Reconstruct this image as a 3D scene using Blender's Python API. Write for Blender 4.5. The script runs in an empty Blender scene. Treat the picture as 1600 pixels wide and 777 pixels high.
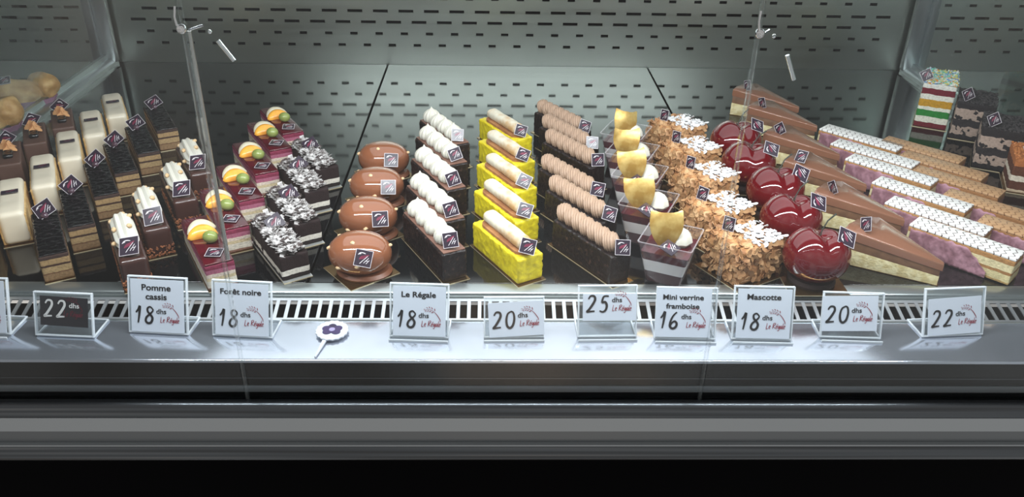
import bpy, bmesh, math, random
from mathutils import Vector, Matrix, noise
random.seed(11)
R = math.radians
scene = bpy.context.scene
COL = scene.collection

# ---------------------------------------------------------------- camera
YAW, PIT, ROL, FPX = R(1.644), R(29.227), R(1.116), 1309.0
CAM = Vector((0, 0, .5))
fw = Vector((math.sin(YAW)*math.cos(PIT), math.cos(YAW)*math.cos(PIT), -math.sin(PIT)))
rt = Vector((math.cos(YAW), -math.sin(YAW), 0))
up = rt.cross(fw)
rt, up = math.cos(ROL)*rt + math.sin(ROL)*up, -math.sin(ROL)*rt + math.cos(ROL)*up
cd = bpy.data.cameras.new('camera')
cam = bpy.data.objects.new('camera', cd)
COL.objects.link(cam)
m = Matrix((rt, up, -fw)).transposed().to_4x4()
m.translation = CAM
cam.matrix_world = m
cd.sensor_fit = 'HORIZONTAL'
cd.sensor_width = 36
cd.lens = 36*FPX/1600
cd.clip_start = .01
scene.camera = cam

# ---------------------------------------------------------------- world, lamps, exposure
w = bpy.data.worlds.new('shop')
scene.world = w
w.use_nodes = True
wn_, wl_ = w.node_tree.nodes, w.node_tree.links
wt = wn_.new('ShaderNodeTexCoord')
wz = wn_.new('ShaderNodeTexNoise')
wz.inputs['Scale'].default_value = 2.6
wz.inputs['Detail'].default_value = 2
wr = wn_.new('ShaderNodeValToRGB')
wr.color_ramp.elements[0].position, wr.color_ramp.elements[0].color = .36, (.55, .50, .46, 1)
wr.color_ramp.elements[1].position, wr.color_ramp.elements[1].color = .62, (1.22, 1.22, 1.20, 1)
we = wr.color_ramp.elements.new(.74)
we.color = (2.6, 2.1, 1.7, 1)
wl_.new(wt.outputs['Generated'], wz.inputs['Vector'])
wl_.new(wz.outputs['Fac'], wr.inputs['Fac'])
wl_.new(wr.outputs['Color'], wn_['Background'].inputs[0])
wn_['Background'].inputs[1].default_value = .41
vs = scene.view_settings
vs.view_transform = 'Standard'
vs.look = 'None'
vs.gamma = 1
vs.use_curve_mapping = False
vs.exposure = 0.0


def area(name, loc, target, sx, sy, power, col=(1, 1, 1)):
    l = bpy.data.lights.new(name, 'AREA')
    l.shape = 'RECTANGLE'
    l.size, l.size_y = sx, sy
    l.energy = power
    l.color = col
    o = bpy.data.objects.new(name, l)
    COL.objects.link(o)
    o.location = loc
    d = Vector(target) - Vector(loc)
    o.rotation_euler = d.to_track_quat('-Z', 'Y').to_euler()
    return o


area('led_tube_light', (.06, .745, .372), (.06, 1.0, 0), 1.1, .014, 6.6, (.95, .99, 1.0))
area('added_roof_light', (.09, 1.20, .408), (.09, 1.20, 0), 1.06, .58, 2.3, (.93, .98, 1.0))  # added source, gives the ledge something bright to mirror

# the next compartment has a lamp of its own
area('side_panel_light', (1.18, 1.25, .40), (1.18, 1.64, .10), .34, .30, 1.3, (.80, 1.0, .95))


def at(x, y, z=0.0):
    """the point of the photograph's pixel on the level z"""
    d = fw + (x-800)/FPX*rt - (y-388.5)/FPX*up
    return CAM + d*((z-CAM.z)/d.z)


# ---------------------------------------------------------------- materials
def lin(c):
    return tuple(((v/255)/12.92 if v/255 <= .04045 else ((v/255+.055)/1.055)**2.4) for v in c) + (1,)


MATS = {}


def mat(name, col, rough=.5, metal=0, col2=None, ns=60, bump=0, bs=300, coat=0, sss=0, spec=.5, nmix=(.4, .62), detail=3):
    if name in MATS:
        return MATS[name]
    k = bpy.data.materials.new(name)
    k.use_nodes = True
    nt = k.node_tree
    b = nt.nodes['Principled BSDF']
    b.inputs['Base Color'].default_value = lin(col)
    b.inputs['Roughness'].default_value = rough
    b.inputs['Metallic'].default_value = metal
    b.inputs['Specular IOR Level'].default_value = spec
    b.inputs['Coat Weight'].default_value = coat
    b.inputs['Coat Roughness'].default_value = .04
    if sss:
        b.inputs['Subsurface Weight'].default_value = sss
        b.inputs['Subsurface Radius'].default_value = (1, .6, .4)
        b.inputs['Subsurface Scale'].default_value = .004
    tc = nt.nodes.new('ShaderNodeTexCoord')
    if col2:
        n = nt.nodes.new('ShaderNodeTexNoise')
        n.inputs['Scale'].default_value = ns
        n.inputs['Detail'].default_value = detail
        nt.links.new(tc.outputs['Object'], n.inputs['Vector'])
        r = nt.nodes.new('ShaderNodeValToRGB')
        r.color_ramp.elements[0].position, r.color_ramp.elements[1].position = nmix
        r.color_ramp.elements[0].color = lin(col)
        r.color_ramp.elements[1].color = lin(col2)
        nt.links.new(n.outputs['Fac'], r.inputs['Fac'])
        nt.links.new(r.outputs['Color'], b.inputs['Base Color'])
    if bump:
        n2 = nt.nodes.new('ShaderNodeTexNoise')
        n2.inputs['Scale'].default_value = bs
        n2.inputs['Detail'].default_value = 4
        nt.links.new(tc.outputs['Object'], n2.inputs['Vector'])
        bp = nt.nodes.new('ShaderNodeBump')
        bp.inputs['Strength'].default_value = bump
        bp.inputs['Distance'].default_value = .001
        nt.links.new(n2.outputs['Fac'], bp.inputs['Height'])
        nt.links.new(bp.outputs['Normal'], b.inputs['Normal'])
    MATS[name] = k
    return k


def layered(name, H, stops, wob=.001, ws=120, rough=.8, bump=.6, bs=500, patch=None, coat=0, spot=.45):
    """horizontal cake layers: stops = [(z, colour)] from the bottom up"""
    k = bpy.data.materials.new(name)
    k.use_nodes = True
    nt = k.node_tree
    L = nt.links.new
    b = nt.nodes['Principled BSDF']
    b.inputs['Roughness'].default_value = rough
    b.inputs['Specular IOR Level'].default_value = .3
    b.inputs['Coat Weight'].default_value = coat
    tc = nt.nodes.new('ShaderNodeTexCoord')
    sx = nt.nodes.new('ShaderNodeSeparateXYZ')
    L(tc.outputs['Object'], sx.inputs[0])
    n = nt.nodes.new('ShaderNodeTexNoise')
    n.inputs['Scale'].default_value = ws
    n.inputs['Detail'].default_value = 3
    L(tc.outputs['Object'], n.inputs['Vector'])
    ma = nt.nodes.new('ShaderNodeMath')
    ma.operation = 'MULTIPLY_ADD'
    ma.inputs[1].default_value = wob*2
    L(n.outputs['Fac'], ma.inputs[0])
    L(sx.outputs['Z'], ma.inputs[2])
    su = nt.nodes.new('ShaderNodeMath')
    su.operation = 'SUBTRACT'
    su.inputs[1].default_value = wob
    L(ma.outputs[0], su.inputs[0])
    dv = nt.nodes.new('ShaderNodeMath')
    dv.operation = 'DIVIDE'
    dv.inputs[1].default_value = H
    L(su.outputs[0], dv.inputs[0])
    r = nt.nodes.new('ShaderNodeValToRGB')
    r.color_ramp.interpolation = 'CONSTANT'
    el = r.color_ramp.elements
    el[0].position, el[0].color = 0, lin(stops[0][1])
    el[1].position, el[1].color = min(1, stops[1][0]/H), lin(stops[1][1])
    for z, c in stops[2:]:
        e = el.new(min(1, z/H))
        e.color = lin(c)
    L(dv.outputs[0], r.inputs['Fac'])
    out = r.outputs['Color']
    if patch:
        n3 = nt.nodes.new('ShaderNodeTexNoise')
        n3.inputs['Scale'].default_value = 110
        n3.inputs['Detail'].default_value = 2
        L(tc.outputs['Object'], n3.inputs['Vector'])
        r3 = nt.nodes.new('ShaderNodeValToRGB')
        r3.color_ramp.elements[0].position, r3.color_ramp.elements[1].position = 1-spot-.02, 1-spot+.02
        L(n3.outputs['Fac'], r3.inputs['Fac'])
        mx = nt.nodes.new('ShaderNodeMixRGB')
        L(r3.outputs['Color'], mx.inputs['Fac'])
        L(out, mx.inputs[1])
        mx.inputs[2].default_value = lin(patch)
        out = mx.outputs[0]
    # crumb tone
    n4 = nt.nodes.new('ShaderNodeTexNoise')
    n4.inputs['Scale'].default_value = 350
    n4.inputs['Detail'].default_value = 4
    L(tc.outputs['Object'], n4.inputs['Vector'])
    r4 = nt.nodes.new('ShaderNodeValToRGB')
    r4.color_ramp.elements[0].color = (.55, .55, .55, 1)
    r4.color_ramp.elements[0].position = .3
    r4.color_ramp.elements[1].position = .6
    L(n4.outputs['Fac'], r4.inputs['Fac'])
    mm = nt.nodes.new('ShaderNodeMixRGB')
    mm.blend_type = 'MULTIPLY'
    mm.inputs['Fac'].default_value = .6
    L(out, mm.inputs[1])
    L(r4.outputs['Color'], mm.inputs[2])
    L(mm.outputs[0], b.inputs['Base Color'])
    n2 = nt.nodes.new('ShaderNodeTexNoise')
    n2.inputs['Scale'].default_value = bs
    n2.inputs['Detail'].default_value = 4
    L(tc.outputs['Object'], n2.inputs['Vector'])
    bp = nt.nodes.new('ShaderNodeBump')
    bp.inputs['Strength'].default_value = bump
    bp.inputs['Distance'].default_value = .001
    L(n2.outputs['Fac'], bp.inputs['Height'])
    L(bp.outputs['Normal'], b.inputs['Normal'])
    return k


def chevron(name, base, line, freq=150, teeth=2.6, W=.03, amp=.0045):
    """feathered icing: dark zigzag lines across the bar"""
    k = bpy.data.materials.new(name)
    k.use_nodes = True
    nt = k.node_tree
    L = nt.links.new
    b = nt.nodes['Principled BSDF']
    b.inputs['Roughness'].default_value = .35
    tc = nt.nodes.new('ShaderNodeTexCoord')
    s = nt.nodes.new('ShaderNodeSeparateXYZ')
    L(tc.outputs['Object'], s.inputs[0])

    def mth(op, a, c):
        n = nt.nodes.new('ShaderNodeMath')
        n.operation = op
        for i, v in enumerate((a, c)):
            if isinstance(v, (int, float)):
                n.inputs[i].default_value = v
            else:
                L(v, n.inputs[i])
        return n.outputs[0]
    y = mth('ADD', s.outputs['Y'], 1.0)
    pp = mth('PINGPONG', y, W/teeth/2*1.0)
    u = mth('MULTIPLY_ADD', pp, amp/(W/teeth/2))
    L(s.outputs['X'], u.node.inputs[2])
    nz = nt.nodes.new('ShaderNodeTexNoise')
    nz.inputs['Scale'].default_value = 90
    L(tc.outputs['Object'], nz.inputs['Vector'])
    u2 = mth('MULTIPLY_ADD', nz.outputs['Fac'], .006)
    L(u, u2.node.inputs[2])
    fr = mth('FRACT', mth('MULTIPLY', u2, freq), 0)
    lt = mth('LESS_THAN', fr, .15)
    mx = nt.nodes.new('ShaderNodeMixRGB')
    L(lt, mx.inputs['Fac'])
    mx.inputs[1].default_value = lin(base)
    mx.inputs[2].default_value = lin(line)
    L(mx.outputs[0], b.inputs['Base Color'])
    return k


def clear(name, tint=(.97, .99, 1), gloss=.06, haze=0.0, hcol=(220, 230, 235), rough=.02):
    """thin clear sheet: straight-through light plus a Fresnel gloss"""
    k = bpy.data.materials.new(name)
    k.use_nodes = True
    nt = k.node_tree
    L = nt.links.new
    nt.nodes.remove(nt.nodes['Principled BSDF'])
    out = nt.nodes['Material Output']
    t = nt.nodes.new('ShaderNodeBsdfTransparent')
    t.inputs[0].default_value = (*tint, 1)
    g = nt.nodes.new('ShaderNodeBsdfGlossy')
    g.inputs['Roughness'].default_value = rough
    fz = nt.nodes.new('ShaderNodeFresnel')
    # one sheet, no bending inside it: the same gloss from either face
    ge = nt.nodes.new('ShaderNodeNewGeometry')
    mr = nt.nodes.new('ShaderNodeMapRange')
    mr.inputs['To Min'].default_value = 1.45
    mr.inputs['To Max'].default_value = 1/1.45
    L(ge.outputs['Backfacing'], mr.inputs['Value'])
    L(mr.outputs[0], fz.inputs['IOR'])
    mx = nt.nodes.new('ShaderNodeMixShader')
    L(fz.outputs[0], mx.inputs[0])
    L(t.outputs[0], mx.inputs[1])
    L(g.outputs[0], mx.inputs[2])
    last = mx.outputs[0]
    if haze:
        d = nt.nodes.new('ShaderNodeBsdfDiffuse')
        d.inputs[0].default_value = lin(hcol)
        m2 = nt.nodes.new('ShaderNodeMixShader')
        m2.inputs[0].default_value = haze
        L(last, m2.inputs[1])
        L(d.outputs[0], m2.inputs[2])
        last = m2.outputs[0]
    L(last, out.inputs[0])
    return k


def brushed(name, col, rough=.28, sx=(4, 300, 300), var=.12):
    k = mat(name, col, rough, 1.0)
    nt = k.node_tree
    b = nt.nodes['Principled BSDF']
    tc = nt.nodes.new('ShaderNodeTexCoord')
    mp = nt.nodes.new('ShaderNodeMapping')
    mp.inputs['Scale'].default_value = sx
    n = nt.nodes.new('ShaderNodeTexNoise')
    n.inputs['Scale'].default_value = 1
    n.inputs['Detail'].default_value = 3
    mr = nt.nodes.new('ShaderNodeMapRange')
    mr.inputs['To Min'].default_value = max(.02, rough-var)
    mr.inputs['To Max'].default_value = rough+var
    nt.links.new(tc.outputs['Object'], mp.inputs[0])
    nt.links.new(mp.outputs[0], n.inputs['Vector'])
    nt.links.new(n.outputs['Fac'], mr.inputs['Value'])
    nt.links.new(mr.outputs[0], b.inputs['Roughness'])
    return k


STEEL_WALL = brushed('wall_steel', (182, 190, 182), .30, (3, 40, 90), .05)
STEEL = mat('brushed_steel', (172, 178, 178), .30, .9)
LEDGE = mat('ledge_steel', (206, 211, 222), .15, .85, col2=(190, 197, 208), ns=9)
ALU = mat('aluminium', (126, 130, 133), .38, .9, bump=.05, bs=90)
ALU_DARK = mat('anodised_aluminium', (96, 100, 104), .22, 1.0)
ALU_LIGHT = mat('satin_aluminium', (178, 184, 188), .45, .8)
CHROME = mat('chrome', (225, 228, 230), .08, 1.0)
BLACK = mat('black_panel', (4, 4, 6), .6, spec=.03)
BLACK_GLASS = mat('black_glass', (10, 13, 13), .2, spec=.25)
CAVITY = mat('dark_cavity', (5, 5, 7), .9, spec=0)  # shade inside slots and gaps put into the sheet's colour
DECK = mat('black_plexi', (8, 10, 12), .06)
GLASS = clear('pane_glass')
ACRYLIC = clear('clear_acrylic', haze=.06)
ACRYLIC_EDGE = clear('acrylic_edge', haze=.62, hcol=(235, 240, 245), rough=.1)
RIM = clear('cup_rim', haze=.22, hcol=(225, 215, 218), rough=.1)
CUP = clear('clear_plastic', haze=.05, hcol=(225, 205, 210))
JOINT = clear('silicone_joint', haze=.06, hcol=(215, 220, 220), rough=.1)
GOLD = mat('gold_board', (128, 100, 62), .2, .9)
GOLD_EDGE = mat('gold_board_edge', (214, 196, 160), .4, .3)
SILVERB = mat('silver_board', (200, 200, 196), .35, .7)
PL_DARK = mat('plaque_dark', (50, 40, 52), .22)
PL_WHITE = mat('plaque_white', (206, 198, 202), .35)
PL_RED = mat('plaque_red', (118, 42, 66), .3)
PAPER = mat('card_white', (206, 214, 226), .5)
PAPER_DARK = mat('card_black', (38, 38, 44), .4)
INK = mat('ink_black', (22, 22, 26), .6)
INK_RED = mat('ink_red', (140, 36, 56), .6)
INK_WHITE = mat('ink_white', (210, 210, 210), .6)
INK_DULL = mat('ink_dull_red', (98, 36, 50), .6)


# ---------------------------------------------------------------- mesh helpers
def rbox(L, W, H, r=.002, seg=2, z0=0.0):
    bm = bmesh.new()
    bmesh.ops.create_cube(bm, size=1)
    for v in bm.verts:
        v.co = Vector((v.co.x*L, v.co.y*W, (v.co.z+.5)*H+z0))
    if r:
        bmesh.ops.bevel(bm, geom=bm.edges[:], offset=r, segments=seg, profile=.5, affect='EDGES')
    return take(bm)


def take(bm):
    bm.verts.index_update()
    out = ([v.co.copy() for v in bm.verts], [[v.index for v in f.verts] for f in bm.faces])
    bm.free()
    return out


def nbox(L, W, H, r=.003, cell=.004, amp=.0006, freq=180, seed=0, z0=0.0, bulge=0, keepbot=True):
    """rounded box with a dense, slightly uneven skin"""
    bm = bmesh.new()
    bmesh.ops.create_cube(bm, size=1)
    dims = (L, W, H)
    for v in bm.verts:
        v.co = Vector([v.co[i]*dims[i] for i in range(3)])
    for ax in range(3):
        n = max(2, int(dims[ax]/cell))
        cuts = [-dims[ax]/2 + dims[ax]*i/n for i in range(1, n)] + [s*(dims[ax]/2-r*q) for s in (-1, 1) for q in (.3, .65)]
        nv = Vector([1 if i == ax else 0 for i in range(3)])
        for c in cuts:
            bmesh.ops.bisect_plane(bm, geom=bm.verts[:]+bm.edges[:]+bm.faces[:], plane_co=nv*c, plane_no=nv)
    h = [d/2-r for d in dims]
    off = Vector((seed*3.1, seed*1.7, seed*.9))
    for v in bm.verts:
        p = v.co.copy()
        q = Vector([max(-h[i], min(h[i], p[i])) for i in range(3)])
        d = p-q
        if d.length > 1e-9:
            nrm = d.normalized()
            p = q + nrm*r
            k = noise.noise((p+off)*freq) + .5*noise.noise((p+off)*freq*2.3)
            if keepbot and p.z < -H/2+r:
                k *= .3
                nrm = Vector((nrm.x, nrm.y, 0))
            p += nrm*k*amp
        v.co = p + Vector((0, 0, H/2+z0))
    return take(bm)


def lathe(prof, n=32, ridge=0, kr=0, twist=0):
    """prof = [(r, z)]; ridge: fluted piping"""
    V, F = [], []
    for j, (r, z) in enumerate(prof):
        for i in range(n):
            a = 2*math.pi*i/n
            rr = r*(1+kr*math.cos(ridge*a+twist*j)) if ridge else r
            V.append(Vector((rr*math.cos(a), rr*math.sin(a), z)))
    for j in range(len(prof)-1):
        for i in range(n):
            F.append([j*n+i, j*n+(i+1) % n, (j+1)*n+(i+1) % n, (j+1)*n+i])
    F.append(list(range(n))[::-1])
    F.append([(len(prof)-1)*n+i for i in range(n)])
    return V, F


def tube(pts, rad, n=10, caps=True):
    pts = [Vector(p) for p in pts]
    if not isinstance(rad, (list, tuple)):
        rad = [rad]*len(pts)
    V, F = [], []
    prev = None
    for i, p in enumerate(pts):
        t = (pts[min(i+1, len(pts)-1)] - pts[max(i-1, 0)]).normalized()
        a = prev if prev is not None else (Vector((0, 0, 1)) if abs(t.z) < .9 else Vector((1, 0, 0)))
        x = (a - t*a.dot(t)).normalized()
        prev = x
        y = t.cross(x)
        for k in range(n):
            q = 2*math.pi*k/n
            V.append(p + (x*math.cos(q)+y*math.sin(q))*rad[i])
    for i in range(len(pts)-1):
        for k in range(n):
            F.append([i*n+k, i*n+(k+1) % n, (i+1)*n+(k+1) % n, (i+1)*n+k])
    if caps:
        F.append(list(range(n))[::-1])
        F.append([(len(pts)-1)*n+k for k in range(n)])
    return V, F


def blob(rx, ry, rz, sub=3, amp=0, freq=100, seed=0):
    bm = bmesh.new()
    bmesh.ops.create_icosphere(bm, subdivisions=sub, radius=1)
    off = Vector((seed*2.3, seed*.7, seed*1.9))
    for v in bm.verts:
        p = Vector((v.co.x*rx, v.co.y*ry, v.co.z*rz))
        if amp:
            p += v.co*noise.noise((p+off)*freq)*amp
        v.co = p
    return take(bm)


def prism(poly, z0, z1):
    n = len(poly)
    V = [Vector((x, y, z0)) for x, y in poly]+[Vector((x, y, z1)) for x, y in poly]
    F = [list(range(n))[::-1], list(range(n, 2*n))]+[[i, (i+1) % n, n+(i+1) % n, n+i] for i in range(n)]
    return V, F


def extrude_x(poly, x0, x1):
    """poly of (y, z) swept along x"""
    n = len(poly)
    V = [Vector((x0, y, z)) for y, z in poly]+[Vector((x1, y, z)) for y, z in poly]
    F = [list(range(n)), list(range(n, 2*n))[::-1]]+[[i, n+i, n+(i+1) % n, (i+1) % n] for i in range(n)]
    return V, F


def flake(a, b, t=.0005, bend=.15, n=8):
    V, F = [], []
    for s in (0, 1):
        for i in range(n):
            q = 2*math.pi*i/n
            x, y = a*math.cos(q), b*math.sin(q)
            V.append(Vector((x, y, s*t + bend*x*x/a)))
    F = [list(range(n))[::-1], list(range(n, 2*n))]+[[i, (i+1) % n, n+(i+1) % n, n+i] for i in range(n)]
    return V, F


def orient(pos, n, u=(0, 0, 1), spin=0):
    z = Vector(n).normalized()
    u = Vector(u)
    y = (u - z*u.dot(z)).normalized()
    x = y.cross(z)
    M = Matrix((x, y, z)).transposed().to_4x4() @ Matrix.Rotation(spin, 4, 'Z')
    M.translation = Vector(pos)
    return M


def T(x=0, y=0, z=0):
    return Matrix.Translation((x, y, z))


class MB:
    def __init__(s):
        s.v, s.f, s.m, s.s = [], [], [], []

    def add(s, vf, mi=0, M=None, smooth=True):
        o = len(s.v)
        s.v += [M @ p for p in vf[0]] if M is not None else list(vf[0])
        s.f += [[i+o for i in f] for f in vf[1]]
        s.m += [mi]*len(vf[1])
        s.s += [smooth]*len(vf[1])
        return s

    def mesh(s, name, mats, angle=40):
        me = bpy.data.meshes.new(name)
        me.from_pydata([tuple(p) for p in s.v], [], s.f)
        for k in (mats if isinstance(mats, (list, tuple)) else [mats]):
            me.materials.append(k)
        me.polygons.foreach_set('material_index', s.m)
        me.polygons.foreach_set('use_smooth', s.s)
        me.update()
        me.set_sharp_from_angle(angle=R(angle))
        return me

    def build(s, name, mats, parent=None, M=None, kind=None, angle=40):
        return link(name, s.mesh(name, mats, angle), parent, M, kind)


def link(name, me, parent=None, M=None, kind=None):
    o = bpy.data.objects.new(name, me)
    COL.objects.link(o)
    if parent:
        o.parent = parent
    if M is not None:
        o.matrix_basis = M
    if kind:
        o['kind'] = kind
    return o


def one(name, vf, mats, parent=None, M=None, kind=None, smooth=True, angle=40):
    return MB().add(vf, 0, None, smooth).build(name, mats, parent, M, kind, angle)


def tag(o, label, cat, group=None):
    o['label'] = label
    o['category'] = cat
    if group:
        o['group'] = group
    return o


def thing(name, label='', cat='', group=None):
    o = bpy.data.objects.new(name, None)
    COL.objects.link(o)
    o.empty_display_size = .02
    return tag(o, label, cat, group)


def struct(o):
    o['kind'] = 'structure'
    return o


def copy_tree(o, parent=None):
    c = o.copy()
    COL.objects.link(c)
    if parent:
        c.parent = parent
    for ch in list(o.children):
        copy_tree(ch, c)
    return c


def child(o, base):
    return [c for c in o.children if c.name.split('.')[0] == base]


ORD = {2: ['front one', 'rear one'],
       3: ['front one', 'middle one', 'rear one'],
       4: ['front one', 'second from the front', 'second from the back', 'rear one'],
       5: ['front one', 'second from the front', 'middle one', 'second from the back', 'rear one'],
       6: ['front one', 'second from the front', 'third from the front', 'third from the back', 'second from the back', 'rear one']}


def row(proto, pts, anchor, yaw, label, cat, group, sep=0, jit=0, twist=None, words=None):
    """proto and its copies set out from the front of the case to the back"""
    out = []
    rng = random.Random(len(pts)*7+int(pts[0][0]))
    for i, (x, y) in enumerate(pts):
        o = proto if i == 0 else copy_tree(proto)
        a = yaw + (twist[i] if twist else 0) + R(rng.uniform(-jit, jit))*(i > 0)
        p = at(x, y, anchor[2])
        off = Matrix.Rotation(a, 3, 'Z') @ Vector((anchor[0], anchor[1], 0))
        o.location = (p.x-off.x, p.y-off.y, 0)
        o.rotation_euler = (0, 0, a)
        wd = words[i] if words else ORD[len(pts)][i]
        tag(o, label.replace('#', wd), cat, group)
        out.append(o)
    if sep:      # neighbours in a row stand clear of each other
        nrm = Matrix.Rotation(yaw, 3, 'Z') @ Vector((0, 1, 0))
        q = sorted(out, key=lambda o: o.location.y)
        for a, b in zip(q, q[1:]):
            d = sep-(b.location-a.location).dot(nrm)
            if d > 0:
                b.location += nrm*d
    return out


# ---------------------------------------------------------------- plaque with wheat mark
def ribbon(pts, wd, z0=.0001, z1=.0003, taper=True, sub=5):
    """a flat inked stroke through pts"""
    P = [Vector((*p, 0)) for p in pts]
    Q = []
    for i in range(len(P)-1):
        p0, p1, p2, p3 = P[max(i-1, 0)], P[i], P[i+1], P[min(i+2, len(P)-1)]
        for k in range(sub):
            t = k/sub
            Q.append(.5*((2*p1)+(p2-p0)*t+(2*p0-5*p1+4*p2-p3)*t*t+(3*p1-p0-3*p2+p3)*t**3))
    Q.append(P[-1])
    V, F = [], []
    n = len(Q)
    for i, q in enumerate(Q):
        t = (Q[min(i+1, n-1)]-Q[max(i-1, 0)])
        t = t.normalized() if t.length > 1e-9 else Vector((1, 0, 0))
        nn = Vector((-t.y, t.x, 0))
        h = wd/2*((.55+.45*math.sin(math.pi*min(1, max(0, (i+.6)/(n+.2))))) if taper else 1)
        V += [q+nn*h+Vector((0, 0, z1)), q-nn*h+Vector((0, 0, z1))]
    for i in range(n-1):
        F.append([2*i, 2*i+1, 2*i+3, 2*i+2])
    return V, F


def plaque_mesh(name='chocolate_plaque', s=.0175, border=True, base=PL_DARK):
    b = MB()
    h = s/2
    b.add(rbox(s, s, .0011, .0003, 1), 0, None, False)
    z = .0011
    if border:
        e = .0005
        for (x0, y0, x1, y1) in ((-h, -h, h, -h+e), (-h, h-e, h, h), (-h, -h+e, -h+e, h-e), (h-e, -h+e, h, h-e)):
            b.add(prism([(x0, y0), (x1, y0), (x1, y1), (x0, y1)], z-.0002, z+.00012), 1, None, False)
    Mz = T(0, 0, z)
    # white curl, red wheat patch, three slanting white strokes
    b.add(ribbon([(-.34*s, .16*s), (-.24*s, .28*s), (-.08*s, .31*s), (.08*s, .27*s)], .055*s), 1, Mz)
    b.add(ribbon([(-.30*s, .20*s), (-.18*s, .25*s)], .055*s), 1, Mz)
    for k in range(5):
        x, y = (-.16+.085*k)*s, (.02+.03*k)*s
        b.add(ribbon([(x-.06*s, y-.12*s), (x, y), (x+.09*s, y+.10*s)], .085*s, .00005, .0002), 2, Mz)
    b.add(ribbon([(-.16*s, -.34*s), (.22*s, .16*s)], .035*s, taper=False), 1, Mz)
    b.add(ribbon([(.06*s, -.28*s), (.30*s, .06*s)], .035*s, taper=False), 1, Mz)
    b.add(ribbon([(.20*s, -.30*s), (.36*s, -.06*s)], .035*s, taper=False), 1, Mz)
    b.add(ribbon([(.10*s, -.16*s), (.30*s, -.12*s)], .03*s, taper=False), 1, Mz)
    return b.mesh(name, [base, PL_WHITE, PL_RED])


PLQ = plaque_mesh()
PLQ_PLAIN = plaque_mesh('plain_plaque', .0185, False)


def plaque(parent, M, me=None):
    o = link('chocolate_plaque', me or PLQ, parent, M)
    o['label'] = 'small square dark plaque with a pale printed mark'
    return o


def wl(yaw, v):
    """a world direction in the frame of a thing turned by yaw"""
    return Matrix.Rotation(-yaw, 3, 'Z') @ Vector(v)


def board(parent, L, W, m=GOLD, r=.001, x=0, y=0):
    V, F = rbox(L, W, .0011, 0)
    b = MB()
    for f in F:      # foil top, pale cut edge
        zs = [V[i].z for i in f]
        b.add((V, [f]), 0 if max(zs)-min(zs) < 1e-6 else 1, None, False)
    return b.build('cake_board', [m, GOLD_EDGE], parent, T(x, y, 0))


def jitter_plaques(items, amount, seed, spin=.0, base='chocolate_plaque'):
    rng = random.Random(seed)
    for o in items[1:]:
        for c in child(o, base):
            q = c.matrix_basis.copy()
            c.matrix_basis = q @ Matrix.Rotation(rng.uniform(-amount, amount), 4, 'X') @ Matrix.Rotation(rng.uniform(-amount, amount), 4, 'Y') @ Matrix.Rotation(rng.uniform(-amount-spin, amount+spin), 4, 'Z')


# ================================================================ THE CASE
XL, XR = -.735, .822          # the partitions
YF, YB = .811, 1.643          # deck front and back wall
X0, X1 = -1.35, 1.45


def quad(b, x0, z0, x1, z1, y, mi=0):
    b.add(([Vector((x0, y, z0)), Vector((x1, y, z0)), Vector((x1, y, z1)), Vector((x0, y, z1))], [[0, 1, 2, 3]]), mi, None, False)


# back wall: punched steel sheet
b = MB()
pitch = .0492
rows_ = [(.0390, .0142, 0.0), (.0618, .0142, .5), (.0843, .0285, 0.1), (.1056, .0285, .6), (.1300, .0142, .1), (.1530, .0142, .6), (.1755, .0285, .1), (.1970, .0285, .6), (.222, .0142, .1), (.245, .0142, .6)]
zprev = -.01
for (z, sl, ph) in rows_:
    sh = .0054
    quad(b, X0, zprev, X1, z-sh/2, YB)
    x = X0
    n = int((X1-X0)/pitch)-1
    xs = [(.0+pitch*ph) + pitch*k for k in range(-int((-X0)/pitch)+1, int(X1/pitch))]
    for c in xs:
        if XL-.05 < c < XL+.03 or XR-.05 < c < XR+.05:
            continue
        quad(b, x, z-sh/2, c-sl/2, z+sh/2, YB)
        # the lips of the slot
        for zz, s in ((z-sh/2, 1), (z+sh/2, -1)):
            b.add(([Vector((c-sl/2, YB, zz)), Vector((c+sl/2, YB, zz)), Vector((c+sl/2, YB+.004, zz)), Vector((c-sl/2, YB+.004, zz))], [[0, 1, 2, 3]]), 0, None, False)
        x = c+sl/2
    quad(b, x, z-sh/2, X1, z+sh/2, YB)
    zprev = z+sh/2
quad(b, X0, zprev, X1, .42, YB)
quad(b, X0, -.02, X1, .42, YB+.006, 1)
struct(b.build('wall_back', [STEEL_WALL, CAVITY]))

# end walls and case roof
struct(one('wall_left', rbox(.02, 1.0, .46, 0), STEEL_WALL, None, T(X0-.01, 1.15, -.03), smooth=False))
struct(one('wall_right', rbox(.02, 1.0, .46, 0), STEEL_WALL, None, T(X1+.01, 1.15, -.03), smooth=False))
struct(one('ceiling', rbox(X1-X0, .97, .02, 0), mat('case_roof', (70, 74, 74), .6), None, T((X0+X1)/2, 1.168, .42), smooth=False))

# deck sheets of black plexi with open joints
b = MB()
seams = [X0, -.7655, -.2075, .312, .853, X1]
for i in range(5):
    x0, x1 = seams[i]+.0014, seams[i+1]-.0014
    b.add(rbox(x1-x0, YB-YF-.002, .006, .0006, 1, -.006), 0, T((x0+x1)/2, (YB+YF)/2, 0), False)
b.add(rbox(X1-X0, YB-YF, .006, 0, 1, -.016), 1, T((X0+X1)/2, (YB+YF)/2, 0), False)
struct(b.build('floor', [DECK, CAVITY]))

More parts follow.
